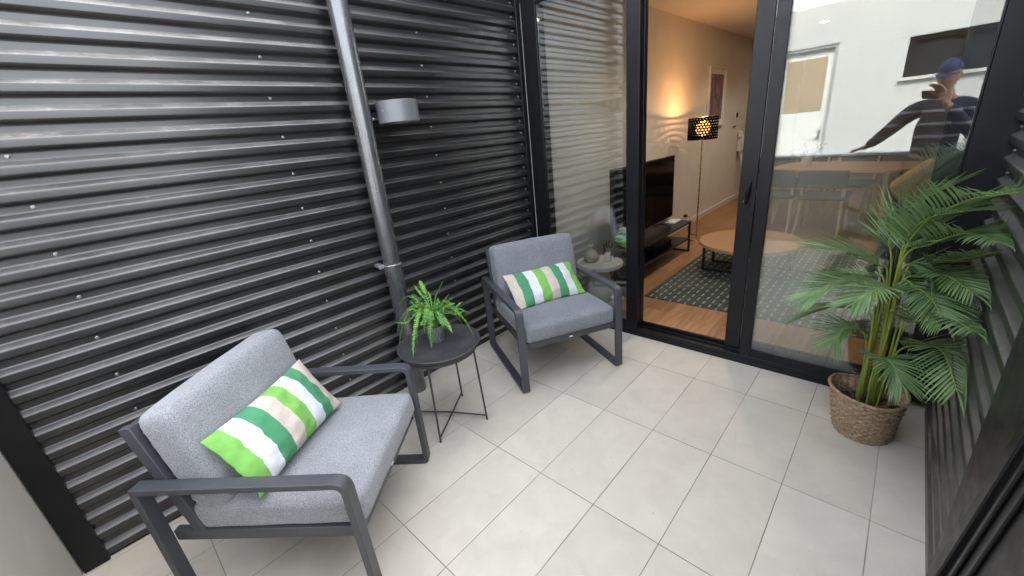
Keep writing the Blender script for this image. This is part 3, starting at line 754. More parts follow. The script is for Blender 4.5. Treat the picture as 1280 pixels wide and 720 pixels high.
def fern_frond(pts, width, seed, parent):
    rnd = random.Random(seed); pl = bez(pts, 30); m = MB()
    m.cur = 1; m.tube(pl[::2], [.0022*(1-.7*i/15) for i in range(len(pl[::2]))], 5)
    m.cur = 0
    L = sum((pl[i+1]-pl[i]).length for i in range(30)); up0 = Vector((0, 0, 1))
    dense = bez(pts, int(L/.0105))
    n = len(dense)-1
    for i in range(3, n+1):
        t = i/n; p = dense[i]; tg_ = (dense[min(i+1, n)]-dense[i-1]).normalized()
        side = tg_.cross(up0)
        if side.length < .25: side = tg_.cross(Vector((math.cos(seed), math.sin(seed), .2)))
        side.normalize(); nrm = side.cross(tg_).normalized()
        wl_ = width * (math.sin(math.pi*min(1, t**.8*.93+.07))**.6) * rnd.uniform(.85, 1.1)
        for s in (-1, 1):
            d_ = (side*s + tg_*.45 + nrm*rnd.uniform(-.05, .30)).normalized(); b0 = p; hw = .0036
            tip = b0 + d_*wl_; mid = b0 + d_*wl_*.55 + nrm*.002
            m.add([b0 - tg_*hw*.8, b0 + tg_*hw*.8, mid + tg_*hw, tip, mid - tg_*hw], [(0, 1, 2, 4), (4, 2, 3)])
    return m.build('frond', [M['fern_old' if seed % 3 == 0 else 'fern'], M['fernrib']], parent, smooth='leaf')
FT = [(-1.426,-1.2,.845),(-1.458,-1.14,.85),(-1.293,-1.1,.86),(-1.253,-1.1,.79),(-1.238,-1.08,.73),(-1.63,-1.2,.68),(-1.58,-1.28,.545),(-1.525,-1.33,.43),
      (-1.285,-1.25,.515),(-1.31,-1.36,.50),(-1.191,-1.02,.515),(-1.271,-1.0,.56),(-1.40,-1.27,.512),(-1.373,-1.15,.80),(-1.275,-1.05,.62),(-1.58,-1.2,.56),(-1.33,-1.25,.60),(-1.43,-1.22,.61)]
base_l = Vector((-1.37, -1.15, .59))
for i, t in enumerate(FT):
    T = Vector(t) - fe.location; B = base_l - fe.location + Vector((math.cos(i*2.4)*.02, math.sin(i*2.4)*.02, 0))
    H_ = T - B; hor = Vector((H_.x, H_.y, 0)); rise = max(.04, .16 - .12*max(0, H_.z))
    if H_.z > .12: mid = B + H_*.5 + Vector((0, 0, .03)) - hor*.08
    else: mid = B + hor*.42 + Vector((0, 0, max(H_.z*.5, 0) + rise*.75))
    q3 = mid.lerp(T, .55) + Vector((0, 0, .025 if H_.z < .12 else .008)) + hor*.06
    fern_frond([B, mid, q3, T], .020 + .004*((i*7) % 3), i+1, fe)
for i in range(16):   # short inner fronds that close the crown
    a = i*2.39996 + .5; rr = .05 + .035*(i % 3); T = Vector((math.cos(a)*rr, math.sin(a)*rr, .235 - .035*(i % 4)))
    fern_frond([Vector((math.cos(a)*.015, math.sin(a)*.015, .09)), Vector((math.cos(a)*rr*.35, math.sin(a)*rr*.35, .15)), T*.9 + Vector((0, 0, .03)), T], .020, 40+i, fe)

for i in range(17):   # arching side fronds of the rosette
    a = i*2.39996*1.03 + 1.1
    if -.9 < (a % 6.283) - 5.3 < .55: a += 1.5
    rr = .15 + .03*(i % 3); zt = .10 + .035*(i % 4)
    u_ = Vector((math.cos(a), math.sin(a), 0))
    fern_frond([Vector((0, 0, .095)) + u_*.015, u_*rr*.30 + Vector((0, 0, .165 + .02*(i % 3))), u_*rr*.70 + Vector((0, 0, .155 + .02*(i % 2))), u_*rr + Vector((0, 0, zt))], .019 + .003*(i % 3), 70+i, fe)

# ================================================================== PALM IN BASKET
pb = empty('palm', (.525, 0, 0), 'green artificial palm standing in a woven basket by the right wall', 'palm plant')
bkm = MB(); n_, lev = 84, 17; vs = []
prof = []
for i in range(lev*4+1):
    z = .235*i/(lev*4); t = z/.235
    r = .112 + .033*t**.9; prof.append((r + .0035*abs(math.sin(math.pi*i/4)), z))
def bpt(r, z, j, row):
    a = 2*math.pi*j/n_; t = z/.235
    w_ = .0035*math.sin(a*21 + row*math.pi) + .003*noise.noise(Vector((math.cos(a)*6, math.sin(a)*6, z*60)))
    rr = r + w_; zz = z + t*t*(.012*math.sin(a*2+.8) + .006*math.sin(a*3))
    return (rr*math.cos(a)*(1+.02*t) - .012*t, rr*math.sin(a), zz)
for i, (r, z) in enumerate(prof): vs += [bpt(r, z, j, i//4) for j in range(n_)]
k_ = len(prof)
inner = [(.142, .232), (.131, .19), (.122, .12)]
for r, z in inner: vs += [bpt(r-.004, z, j, 0) for j in range(n_)]
k_ += len(inner)
bkm.add(vs, [(i*n_+j, i*n_+(j+1)%n_, (i+1)*n_+(j+1)%n_, (i+1)*n_+j) for i in range(k_-1) for j in range(n_)])
bkm.add([bpt(.112, 0, j, 0) for j in range(n_)], [tuple(range(n_))])
bkm.build('basket', M['basket'], pb, smooth=True)
rm = MB(); rm.tube([bpt(.144, .237, j, 0) for j in range(0, n_+1, 2)], .008, 8, caps=False); rm.build('basket_rim', M['basket'], pb, smooth=True)
so2 = MB(); so2.lathe([(0, .165), (.06, .162), (.10, .158), (.128, .150)], 24, close=False); so2.build('soil', M['soil'], pb, smooth=True)
PALM = [
 [[.535,0,.209],[.515,0,.829],[.549,-.05,1.058],[.637,-.2,1.193],[.722,-.45,1.268]],
 [[.54,0,.212],[.518,0,.856],[.594,-.08,1.003],[.67,-.2,1.08],[.726,-.38,1.098]],
 [[.53,.02,.195],[.524,.02,.806],[.582,0,.876],[.639,-.05,.848],[.691,-.1,.781]],
 [[.547,.03,.197],[.495,.06,.826],[.467,.08,.967],[.503,.06,1.109],[.61,0,1.225]],
 [[.492,.02,.18],[.491,.03,.778],[.441,0,.875],[.355,-.05,.932],[.235,-.12,.960]],
 [[.484,0,.188],[.48,0,.688],[.403,-.04,.786],[.32,-.1,.79],[.228,-.18,.73]],
 [[.479,.03,.159],[.474,.03,.572],[.405,.05,.632],[.315,.08,.605],[.20,.1,.52]],
 [[.521,-.03,.212],[.534,-.05,.699],[.503,-.12,.805],[.461,-.22,.831],[.405,-.3,.792]],
 [[.556,.02,.197],[.576,0,.551],[.619,-.08,.674],[.672,-.2,.754],[.73,-.428,.80]],
 [[.557,-.02,.221],[.573,-.05,.47],[.637,-.12,.576],[.691,-.25,.625],[.73,-.47,.585]],
 [[.523,-.05,.211],[.515,-.1,.405],[.53,-.16,.499],[.563,-.25,.528],[.599,-.3,.48]],
 [[.486,0,.175],[.471,0,.478],[.423,-.03,.555],[.382,-.08,.566],[.359,-.12,.51]],
 [[.509,.05,.159],[.487,.1,.733],[.421,.15,.766],[.33,.2,.74],[.24,.22,.65]],
 [[.545,0,.204],[.532,-.02,.764],[.581,-.1,.819],[.628,-.2,.812],[.665,-.3,.776]],
 [[.53,0,.2],[.515,.02,.83],[.52,0,1.0],[.565,-.1,1.11],[.65,-.25,1.17]],
 [[.54,0,.2],[.53,0,.75],[.59,-.06,.86],[.65,-.17,.905],[.715,-.33,.90]],
 [[.54,.02,.19],[.539,.03,.805],[.602,0,.897],[.669,-.1,.952],[.72,-.25,1.022]],
]
def palm_frond(pts, seed, parent):
    rnd = random.Random(seed); org = parent.location
    W = [Vector(p)-org for p in pts]; W[0].z = .14
    pl = bez(W, 40); m = MB(); m.cur = 1
    m.tube(pl, [.0046*(1-.8*(i/40)) + .0006 for i in range(41)], 6); m.cur = 0
    start = .36
    n = 30
    Lf = sum((pl[i+1]-pl[i]).length for i in range(int(40*start), 40))
    big = min(.29, .10 + .32*Lf)
    for k in range(n):
        t = start + (1-start)*(k/(n-1))**.95; f = t*40; i = min(39, int(f)); p = pl[i].lerp(pl[i+1], f-i)
        tg_ = (pl[min(40, i+2)]-pl[max(0, i-1)]).normalized()
        up = Vector((0, 0, 1)); side = tg_.cross(up)
        if side.length < .3: side = tg_.cross(Vector((-.6, -.6, .3)))
        side.normalize(); nrm = side.cross(tg_).normalized()
        q = k/(n-1); ln = big*(.55+.75*math.sin(math.pi*min(1, q*.80+.16)))*.78*rnd.uniform(.9, 1.1)
        fw = .95 + 1.1*q*q
        for s in (-1, 1):
            if k == n-1 and s > 0: continue
            d_ = (side*s + tg_*fw + nrm*rnd.uniform(.12, .30)).normalized()
            if k == n-1: d_ = tg_
            wv = d_.cross(nrm).normalized(); hw = .0043*rnd.uniform(.85, 1.15); fold = nrm*.0028
            cs = []
            for j, (ff, ww) in enumerate(((0, .35), (.25, 1.0), (.55, .85), (.8, .5), (1, .02))):
                c_ = p + d_*ln*ff + Vector((0, 0, -1))*(ln*.10*ff*ff)*rnd.uniform(.7, 1.2)
                cs.append((c_, ww))
            # keep clear of the steel wall
            cs = [(Vector((min(c_.x, .748-org.x), c_.y, c_.z)), ww) for c_, ww in cs]
            vs = []
            for c_, ww in cs: vs += [c_ - wv*hw*ww + fold*ww, c_ - fold*ww*.4, c_ + wv*hw*ww + fold*ww]
            fs = []
            for j in range(4): fs += [(3*j, 3*j+1, 3*j+4, 3*j+3), (3*j+1, 3*j+2, 3*j+5, 3*j+4)]
            m.add(vs, fs)
    return m.build('frond', [M['palm'], M['cane']], parent, smooth='leaf')
for i, f in enumerate(PALM): palm_frond(f, i+11, pb)
cn = random.Random(5)
for i in range(3):
    a = cn.uniform(0, 6.28); r0 = cn.uniform(.01, .05); m = MB()
    m.tube([(math.cos(a)*r0, math.sin(a)*r0, .14), (math.cos(a)*r0*1.2+.0, math.sin(a)*r0*1.1, .38), (math.cos(a)*r0*1.6-.01, math.sin(a)*r0*1.4+.01, cn.uniform(.55, .72))], [.0065, .0055, .0035], 7)
    m.build('cane', M['cane'], pb, smooth=True)
hk = MB()
for i in range(11):
    a = i*.62 + .2; r0 = .03 + .02*(i % 3); d_ = Vector((math.cos(a), math.sin(a), 0)); b0 = d_*r0 + Vector((0, 0, .15))
    hk.tube([b0, b0 + d_*.03 + Vector((0, 0, .035)), b0 + d_*.075 + Vector((0, 0, .03 + .012*(i % 2)))], [.008, .006, .002], 5)
hk.build('husk', M['husk'], pb, smooth=True)

# ================================================================== LEANING FRAMED PANEL
lpn = empty('leaning_screen', (.66, -1.45, 0), 'black metal framed panel leaning against the right wall near the camera', 'screen')
mt = Matrix.Rotation(R_(5.2), 4, 'Y')
def lb(name, a, b_, mat, bev=.003):
    m = MB(); m.box(a, b_, mt); return m.build(name, mat, lpn, bevel=bev)
lb('frame_bar', (0, .29, 0), (.030, .34, .96), M['black_steel'], .004); lb('frame_bar', (0, -.34, 0), (.030, -.29, .96), M['black_steel'], .004)
lb('frame_bar', (0, -.29, 0), (.030, .29, .05), M['black_steel'], .004); lb('frame_bar', (0, -.29, .91), (.030, .29, .96), M['black_steel'], .004)
lb('infill', (.012, -.29, .05), (.020, .29, .91), M['black_steel'], 0)
for yy in (.235, .17): lb('ridge', (.004, yy, .05), (.012, yy+.018, .91), M['black_steel'], .003)
s1 = sm.build('screw', M['screw'], lpn, smooth=True, angle=35); s1.matrix_local = mt @ Matrix.Translation((.0115, .205, .52)) @ Matrix.Rotation(R_(-90), 4, 'Y')

# ================================================================== LIVING ROOM THINGS
# rug
rg = MB(); rg.box((-1.075, .90, FZ), (.62, 2.95, FZ+.009)); tag(rg.build('rug', M['rug'], bevel=.002), 'dark green rug with rows of pale dashes under the coffee table', 'rug')
# coffee table
ct_ = empty('coffee_table', (-.52, 1.96, FZ), 'round oak coffee table with black metal frame on the rug', 'coffee table')
t = MB(); t.lathe([(0, .285), (.435, .285), (.44, .290), (.44, .312), (.435, .317), (0, .317)], 72); t.build('tabletop', M['oak'], ct_, smooth=True, angle=40)
def sq_loop(pts, w_):
    m = MB()
    for a, b_ in zip(pts[:-1], pts[1:]):
        a, b_ = Vector(a), Vector(b_); d_ = (b_-a); L = d_.length; q_ = d_.to_track_quat('Z', 'Y').to_matrix().to_4x4()
        m.box((-w_/2, -w_/2, -w_/2), (w_/2, w_/2, L+w_/2), Matrix.Translation(a) @ q_)
    return m
for yy in (-.15, .15):
    sq_loop([(-.36, yy, .27), (-.36, yy, .022), (.36, yy, .022), (.36, yy, .27), (-.36, yy, .27)], .022).build('leg_frame', M['tvbody'], ct_, bevel=.001)
# tv stand
ts = empty('tv_stand', (-1.45, 1.80, FZ), 'long low black television stand with open metal frame', 'tv stand')
box('top', (-.215, -.62, .345), (.215, .62, .365), M['tvbody'], ts); box('shelf', (-.205, -.60, .15), (.205, .60, .165), M['tvbody'], ts)
for yy in (-.605, .605):
    sq_loop([(-.2, yy, .335), (-.2, yy, .011), (.2, yy, .011), (.2, yy, .335), (-.2, yy, .335)], .02).build('leg_frame', M['tvbody'], ts, bevel=.001)
sb = box('media_box', (-1.60, 1.70, FZ+.165), (-1.33, 2.10, FZ+.225), M['tvbody'], None, .004); tag(sb, 'flat black box on the lower shelf of the television stand', 'media player')
rb = box('router', (-1.46, 2.20, FZ+.365), (-1.34, 2.38, FZ+.385), M['white_plastic'], None, .004); tag(rb, 'small flat white box at the end of the television stand', 'router')
tv = empty('television', (-1.42, 1.62, FZ+.365), 'large black flat screen television on the low stand', 'television')
box('body', (-.03, -.66, .075), (.018, .655, .745), M['tvbody'], tv, .004); box('screen', (.018, -.652, .085), (.0195, .647, .738), M['tvscreen'], tv, 0)
for yy in (-.42, .42):
    m = MB(); m.tube([(-.10, yy, .008), (0, yy, .03), (.10, yy, .008)], .008, 6); m.build('stand_foot', M['tvbody'], tv, smooth=True, angle=40)
    
# floor lamp
fl_ = empty('floor_lamp', (-1.375, 2.996, FZ), 'lit brass floor lamp with black perforated drum shade', 'floor lamp')
m = MB(); m.lathe([(0, 0), (.13, 0), (.132, .004), (.128, .012), (.015, .020), (0, .02)], 40); m.build('base', M['gold'], fl_, smooth=True, angle=40)
m = MB(); m.tube([(0, 0, .015), (0, 0, 1.27)], .009, 12); m.build('pole', M['gold'], fl_, smooth=True, angle=40)
m = MB(); m.lathe([(.165, -.125), (.165, .125)], 72, close=False); shd = m.build('lamp_shade', M['shade'], fl_, smooth=True); shd.location = (0, 0, 1.34)
for zz in (-.127, .121):
    m = MB(); m.lathe([(.1635, zz), (.1665, zz), (.1665, zz+.006), (.1635, zz+.006), (.1635, zz)], 64, close=False); m.build('shade_rim', M['gold'], shd, smooth=True, angle=30)
m = MB()
for k in range(3): a = k*2.094; m.tube([(0, 0, 1.26), (.164*math.cos(a), .164*math.sin(a), 1.27)], .0025, 6)
m.build('shade_spider', M['gold'], fl_)
m = MB(); m.lathe([(0, -.03), (.016, -.03), (.02, -.02), (.05, .01), (.062, .035), (.064, .06), (.052, .088), (.03, .105), (0, .112)], 20); bl = m.build('bulb', M['bulb'], fl_, smooth=True); bl.location = (0, 0, 1.28); bl.scale = (1.25, 1.25, 1.3)
L = bpy.data.lights.new('lamp_glow', 'POINT'); L.energy = 1.8; L.color = (1, .47, .16); L.shadow_soft_size = .018
lo = bpy.data.objects.new('lamp_glow', L); C.objects.link(lo); lo.parent = fl_; lo.location = (0, 0, 1.435)
m = MB(); m.tube([(.06, 0, 1.215), (.06, 0, 1.08)], .0015, 5); m.build('pull_cord', M['gold'], fl_)
# picture
pc = empty('framed_picture', (RX0, 4.47, 1.80), 'narrow white framed abstract print hanging behind the floor lamp', 'picture')
m = MB(); Hh, Ww = .40, .36
for a, b_ in (((-Ww, -Hh), (-Ww+.03, Hh)), ((Ww-.03, -Hh), (Ww, Hh)), ((-Ww+.03, -Hh), (Ww-.03, -Hh+.03)), ((-Ww+.03, Hh-.03), (Ww-.03, Hh))): m.box((.002, a[0], a[1]), (.03, b_[0], b_[1]))
m.build('frame', M['white_plastic'], pc, bevel=.002)
box('mount', (.002, -Ww+.03, -Hh+.03), (.010, Ww-.03, Hh-.03), M['white_wall'], pc, 0); box('print', (.010, -Ww+.10, -Hh+.10), (.012, Ww-.10, Hh-.10), M['print'], pc, 0)
# intercom, stick vacuum, outlet
ic_ = empty('intercom', (RX0, 5.47, 1.36), 'white wall intercom handset above the white stick vacuum', 'intercom')
box('body', (0, -.07, 0), (.03, .07, .24), M['white_plastic'], ic_, .006); box('screen', (.03, -.04, .13), (.032, .04, .2), M['tvscreen'], ic_, .001)
sv = empty('stick_vacuum', (RX0, 5.80, FZ), 'white stick vacuum cleaner resting against the lamp wall', 'vacuum cleaner')
m = MB(); m.tube([(.20, .05, .06), (.05, -.02, .84)], .022, 10); m.build('wand', M['white_plastic'], sv, smooth=True, angle=40)
m = MB(); m.box((.0, -.10, .84), (.10, .06, 1.12)); m.box((.01, -.13, 1.06), (.07, -.02, 1.17)); m.build('motor_body', M['white_plastic'], sv, bevel=.02)
m = MB(); m.box((.14, -.08, .0), (.26, .18, .06)); m.build('floor_head', M['white_plastic'], sv, bevel=.015)
ol = empty('power_outlet', (RX0, 3.49, .27), 'white wall power outlet with black plug beside the lamp', 'outlet')
box('plate', (0, -.06, -.035), (.008, .06, .035), M['white_plastic'], ol, .002); box('plug', (.008, -.035, -.02), (.05, .0, .02), M['cable'], ol, .004)
m = MB(); m.tube(bez([(.05, -.018, 0), (.09, -.02, -.02), (.08, .0, -.12), (.06, .02, -.172), (.10, -.10, -.175), (.22, -.30, -.175), (.30, -.36, -.175)], 40), .004, 6); m.build('cord', M['cable'], ol, smooth=True)
# downlights
for i, (x, y) in enumerate(((-.76, 4.37), (-.75, 5.80), (-.76, 2.94), (-.76, 1.51))):  # last two are added out of view to brighten the wall behind the left pane
    dl = empty('downlight', (x, y, CZ), ('lit round ceiling downlight nearer the glass door of the two in view', 'lit round ceiling downlight furthest from the glass door', 'added unseen ceiling downlight above the floor lamp end of the rug', 'added unseen ceiling downlight just inside the glass door')[i], 'ceiling light', group='ceiling downlights')
    m = MB(); m.lathe([(.052, 0), (.062, 0), (.062, -.004), (.052, -.006), (.052, 0)], 32, close=False); m.build('trim', M['white_plastic'], dl, smooth=True, angle=40)
    m = MB(); m.lathe([(0, -.002), (.052, -.002), (.052, -.001), (0, -.001)], 24); m.build('lens', M['downlight'], dl)
    L = bpy.data.lights.new('downlight_beam', 'SPOT'); L.energy = (5.0, 2.4, 2.4, 5.5)[i]; L.color = (1, .86, .68); L.spot_size = R_(130); L.spot_blend = .8; L.shadow_soft_size = .05
    lo = bpy.data.objects.new('downlight_beam', L); C.objects.link(lo); lo.parent = dl; lo.location = (0, 0, -.02)
# pale side table behind the left pane
stb = empty('pedestal_table', (-1.405, .69, FZ), 'pale round pedestal table behind the left pane holding the vase', 'side table')
m = MB(); m.lathe([(0, .31), (.195, .31), (.203, .316), (.203, .345), (.195, .352), (0, .352)], 48); m.build('tabletop', M['stone_table'], stb, smooth=True, angle=40)
m = MB(); m.lathe([(0, 0), (.135, 0), (.14, .006), (.075, .29), (.07, .31), (0, .31)], 40); m.build('pedestal', M['stone_table'], stb, smooth=True, angle=40)
va = MB(); va.lathe([(0, 0), (.045, 0), (.066, .02), (.072, .045), (.066, .068), (.04, .092), (.022, .108), (.020, .135), (.024, .150), (.019, .150), (.015, .13), (0, .12)], 36); vo = va.build('vase', M['vase'], smooth=True, loc=(-1.47, .66, FZ+.352)); tag(vo, 'small beige stoneware bottle vase on the pale pedestal table', 'vase')
df = empty('reed_diffuser', (-1.335, .72, FZ+.352), 'white reed diffuser with pale sticks beside the beige vase', 'diffuser')
m = MB(); m.lathe([(0, 0), (.027, 0), (.029, .003), (.029, .075), (.026, .079), (.014, .08), (.014, .07), (0, .07)], 28); m.build('jar', M['white_ceramic'], df, smooth=True, angle=40)
for k in range(6):
    a = k*1.05; m = MB(); m.tube([(math.cos(a)*.006, math.sin(a)*.006, .02), (math.cos(a)*.034, math.sin(a)*.030, .19+.008*(k % 3))], .0024, 5); m.build('reed', M['reed'], df)
gp = empty('glass_planter', (-1.26, .92, FZ+.05), 'dark glass box with trailing greenery behind the pedestal table', 'planter')
sq_loop([(-.08, -.08, .02), (-.08, .08, .02), (.08, .08, .02), (.08, -.08, .02), (-.08, -.08, .02), (-.08, -.08, .32), (-.08, .08, .32), (.08, .08, .32), (.08, -.08, .32), (-.08, -.08, .32)], .010).build('wire_frame', M['tvbody'], gp)
box('soil_bed', (-.075, -.075, .025), (.075, .075, .12), M['soil'], gp, .01); box('plinth', (-.10, -.10, -.05), (.10, .10, .012), M['tvbody'], gp, .004)
rn = random.Random(3); m = MB()
for k in range(70):
    c_ = Vector((rn.gauss(0, .05), rn.gauss(0, .05), rn.uniform(.12, .38))); d_ = Vector((rn.uniform(-1, 1), rn.uniform(-1, 1), rn.uniform(-.4, .8))).normalized(); w_ = d_.orthogonal().normalized()
    m.add([c_, c_+d_*.02+w_*.010, c_+d_*.045, c_+d_*.02-w_*.010], [(0, 1, 2, 3)])
for k in range(6): a = k*1.1; m.tube([(0, 0, .1), (math.cos(a)*.03, math.sin(a)*.03, .24), (math.cos(a)*.06, math.sin(a)*.05, .36)], .002, 4)
m.build('greenery', M['leafdark'], gp, smooth='leaf')
# charger with cables
cg = empty('power_strip', (-1.22, .66, FZ), 'white power strip with plugs under the pale pedestal table', 'power strip')
box('body', (-.03, -.09, .0), (.03, .09, .035), M['white_plastic'], cg, .006); box('adapter', (-.025, -.07, .035), (.025, -.01, .075), M['white_plastic'], cg, .006)
m = MB(); m.tube(bez([(0, .05, .04), (.02, .08, .07), (.03, .03, .085), (.0, -.03, .09), (.03, .10, .03)], 24), .004, 6); m.build('cord', M['cable'], cg, smooth=True)

# dining table and chairs
dt = empty('dining_table', (-.12, 4.22, FZ), 'oak dining table with rounded ends behind the right glass pane', 'dining table', rz=R_(-14))
def rounded_slab(hx, hy, z0, z1, r, n=10):
    pts = []
    for cx_, cy_, a0 in ((hx-r, hy-r, 0), (-hx+r, hy-r, 90), (-hx+r, -hy+r, 180), (hx-r, -hy+r, 270)):
        for i in range(n+1): a = R_(a0 + 90*i/n); pts.append((cx_+r*math.cos(a), cy_+r*math.sin(a)))
    k = len(pts); m = MB(); m.add([(x, y, z) for z in (z0, z1) for x, y in pts], [tuple(reversed(range(k))), tuple(range(k, 2*k))] + [(i, (i+1) % k, k+(i+1) % k, k+i) for i in range(k)]); return m
rounded_slab(.72, .42, .71, .74, .22).build('tabletop', M['oak'], dt, bevel=.004)
for sx, sy in ((-1, -1), (1, -1), (1, 1), (-1, 1)):
    m = MB(); m.tube([(sx*.58, sy*.30, 0), (sx*.52, sy*.26, .71)], [.018, .028], 12); m.build('leg', M['ash'], dt, smooth=True, angle=40)
def dining_chair():
    r = empty('dining_chair', (0, 0, 0))     # faces +y
    for s in (-1, 1):
        m = MB(); m.tube(bez([(s*.215, -.26, 0), (s*.205, -.20, .25), (s*.20, -.19, .45), (s*.205, -.235, .62), (s*.21, -.27, .76)], 16), [.014+.004*math.sin(i/16*3.14) for i in range(17)], 10); m.build('rear_leg', M['ash'], r, smooth=True, angle=50)
        m = MB(); m.tube([(s*.21, .22, 0), (s*.19, .17, .43)], [.013, .017], 10); m.build('front_leg', M['ash'], r, smooth=True, angle=50)
        m = MB(); m.tube([(s*.195, -.19, .40), (s*.19, .17, .41)], .012, 8); m.build('side_rail', M['ash'], r, smooth=True, angle=50)
    s_ = soft_box(.46, .44, .05, .02, .008, 10).build('seat', M['chairgreen'], r, smooth='weld'); s_.location = (0, -.01, .445)
    m = MB(); nu = 16; vs = []
    for zz in (.58, .62, .70, .76, .775):
        for i in range(nu+1):
            u = i/nu*2-1; vs.append((u*.235, -.255 - (zz-.6)*.25 - .05*(1-u*u), zz - .012*u*u))
    m.add(vs, [(j*(nu+1)+i, j*(nu+1)+i+1, (j+1)*(nu+1)+i+1, (j+1)*(nu+1)+i) for j in range(4) for i in range(nu)])
    b_ = m.build('backrest', M['chairgreen'], r, smooth=True); sd_ = b_.modifiers.new('thick', 'SOLIDIFY'); sd_.thickness = .018
    return r
dc = dining_chair()
spots = [((-.185, 3.79), 0, 'dark green dining chair on the near side, second from the open door'), ((-.68, 3.86), -6, 'dark green dining chair on the near side, closest to the open door'),
         ((-.05, 4.78), 172, 'dark green dining chair on the far side, behind the small plant'), ((-.62, 4.92), 165, 'dark green dining chair on the far side, nearer the vacuum cleaner')]
for i, ((x, y), a, lab) in enumerate(spots):
    o = dc if i == 0 else copy_tree(dc)
    o.location = (x, y, FZ); o.rotation_euler = (0, 0, R_(a - (0 if i else 4))); tag(o, lab, 'dining chair', 'dining chairs')
vp = empty('table_plant', (-.50, 4.35, FZ+.74), 'small dark plant in a pale pot on the dining table', 'potted plant')
m = MB(); m.lathe([(0, 0), (.045, 0), (.06, .03), (.055, .09), (.045, .10), (0, .09)], 24); m.build('pot', M['white_ceramic'], vp, smooth=True, angle=40)
m = MB(); rn = random.Random(9)
for k in range(80):
    c_ = Vector((rn.gauss(0, .06), rn.gauss(0, .06), .10+abs(rn.gauss(0, .06)))); d_ = (c_ - Vector((0, 0, .06))).normalized(); w_ = d_.orthogonal().normalized()
    m.add([c_, c_+d_*.025+w_*.014, c_+d_*.06, c_+d_*.025-w_*.014], [(0, 1, 2, 3)])
m.build('foliage', M['leafdark'], vp, smooth='leaf')
# sofa
sf = empty('sofa', (.95, 2.75, FZ), 'dark grey fabric sofa behind the right glass pane', 'sofa')
box('base', (-.55, -.95, .06), (.50, .95, .26), M['sofa'], sf, .02)
for k in range(2):
    o = soft_box(.80, .84, .18, .05, .02, 12, k).build('seat_cushion', M['sofa'], sf, smooth='weld'); o.location = (-.13, -.425+.85*k, .35)
    o = soft_box(.22, .82, .42, .06, .02, 12, k+5).build('back_cushion', M['sofa'], sf, smooth='weld'); o.location = (.30, -.425+.85*k, .60); o.rotation_euler = (0, R_(10), 0)
for s in (-1, 1):
    o = soft_box(1.02, .16, .50, .05, .01, 10, s+8).build('armrest', M['sofa'], sf, smooth='weld'); o.location = (-.03, s*.92, .32)
for sx in (-.5, .42):
    for sy in (-.88, .88):
        m = MB(); m.tube([(sx, sy, 0), (sx, sy, .07)], .02, 8); m.build('leg', M['tvbody'], sf)
cu = soft_box(.42, .14, .42, .05, .04, 14, 21).build('sofa_cushion', M['olive'], smooth='weld'); cu.location = (.86, 2.28, FZ+.62); cu.rotation_euler = (R_(20), R_(24), R_(15)); tag(cu, 'olive square cushion lying on the dark sofa', 'cushion')
cu = soft_box(.36, .12, .36, .04, .04, 14, 22).build('sofa_cushion', M['tan'], smooth='weld'); cu.location = (.62, 3.20, FZ+.66); cu.rotation_euler = (R_(12), R_(45), R_(20)); tag(cu, 'tan cushion standing on its corner on the dark sofa', 'cushion')
th_ = soft_box(.55, .42, .03, .012, .005, 10, 4).build('throw', M['bluecloth'], smooth='weld'); th_.location = (.72, 3.18, FZ+.457); tag(th_, 'folded blue throw on the sofa under the tan cushion', 'throw')

# ================================================================== PERSON (seen mirrored in the pane)
pe = empty('person', (.62, -2.60, 0), 'person in striped navy jumper and blue cap taking the photo, mirrored in the glass', 'person')
def skinned(name, verts, edges, rads, mat, levels=2, root=0):
    me = bpy.data.meshes.new(name); me.from_pydata([tuple(Vector(v)) for v in verts], edges, []); me.materials.append(mat)
    o = bpy.data.objects.new(name, me); C.objects.link(o); o.parent = pe
    s = o.modifiers.new('skin', 'SKIN'); s.use_smooth_shade = True
    for i, r in enumerate(rads): me.skin_vertices[0].data[i].radius = (r, r) if not isinstance(r, tuple) else r
    me.skin_vertices[0].data[root].use_root = True
    ss = o.modifiers.new('sub', 'SUBSURF'); ss.levels = levels; ss.render_levels = levels
    return o
# local coordinates: pelvis at origin column; faces +y; left arm towards -x
sh_r, el_r, wr_r = (.195, -.02, 1.42), (.25, .16, 1.16), (-.012, .325, 1.49)
sh_l, el_l, wr_l = (-.195, -.03, 1.42), (-.375, -.09, 1.21), (-.505, -.185, 1.085)
bv = [(0, 0, .95), (0, 0, 1.10), (0, -.01, 1.30), (0, -.025, 1.44), (0, -.02, 1.53), (0, .01, 1.62),
      sh_r, el_r, wr_r, sh_l, el_l, wr_l, (.10, 0, .90), (.11, .02, .50), (.115, -.02, .09), (-.10, 0, .90), (-.13, .04, .50), (-.15, .0, .09)]
be = [(0,1),(1,2),(2,3),(3,4),(4,5),(3,6),(6,7),(7,8),(3,9),(9,10),(10,11),(0,12),(12,13),(13,14),(0,15),(15,16),(16,17)]
br = [(.17,.12),(.15,.115),(.165,.12),(.11,.085),.058,.06,.070,.048,.032,.070,.048,.032,.095,.062,.045,.095,.062,.045]
skinned('body', bv, be, [(r[0]*.92, r[1]*.92) if isinstance(r, tuple) else r*.92 for r in br], M['skin'])
jv = [bv[i] for i in (0,1,2,3,6,7,8,9,10,11)]; jv[6] = tuple(Vector(el_r).lerp(Vector(wr_r), .88)); jv[9] = tuple(Vector(el_l).lerp(Vector(wr_l), .88))
skinned('jumper', jv, [(0,1),(1,2),(2,3),(3,4),(4,5),(5,6),(3,7),(7,8),(8,9)], [(.18,.13),(.165,.13),(.18,.135),(.115,.095),.083,.060,.046,.083,.060,.046], M['jacket'])
tv_ = [bv[0], bv[12], bv[13], bv[14], bv[15], bv[16], bv[17]]
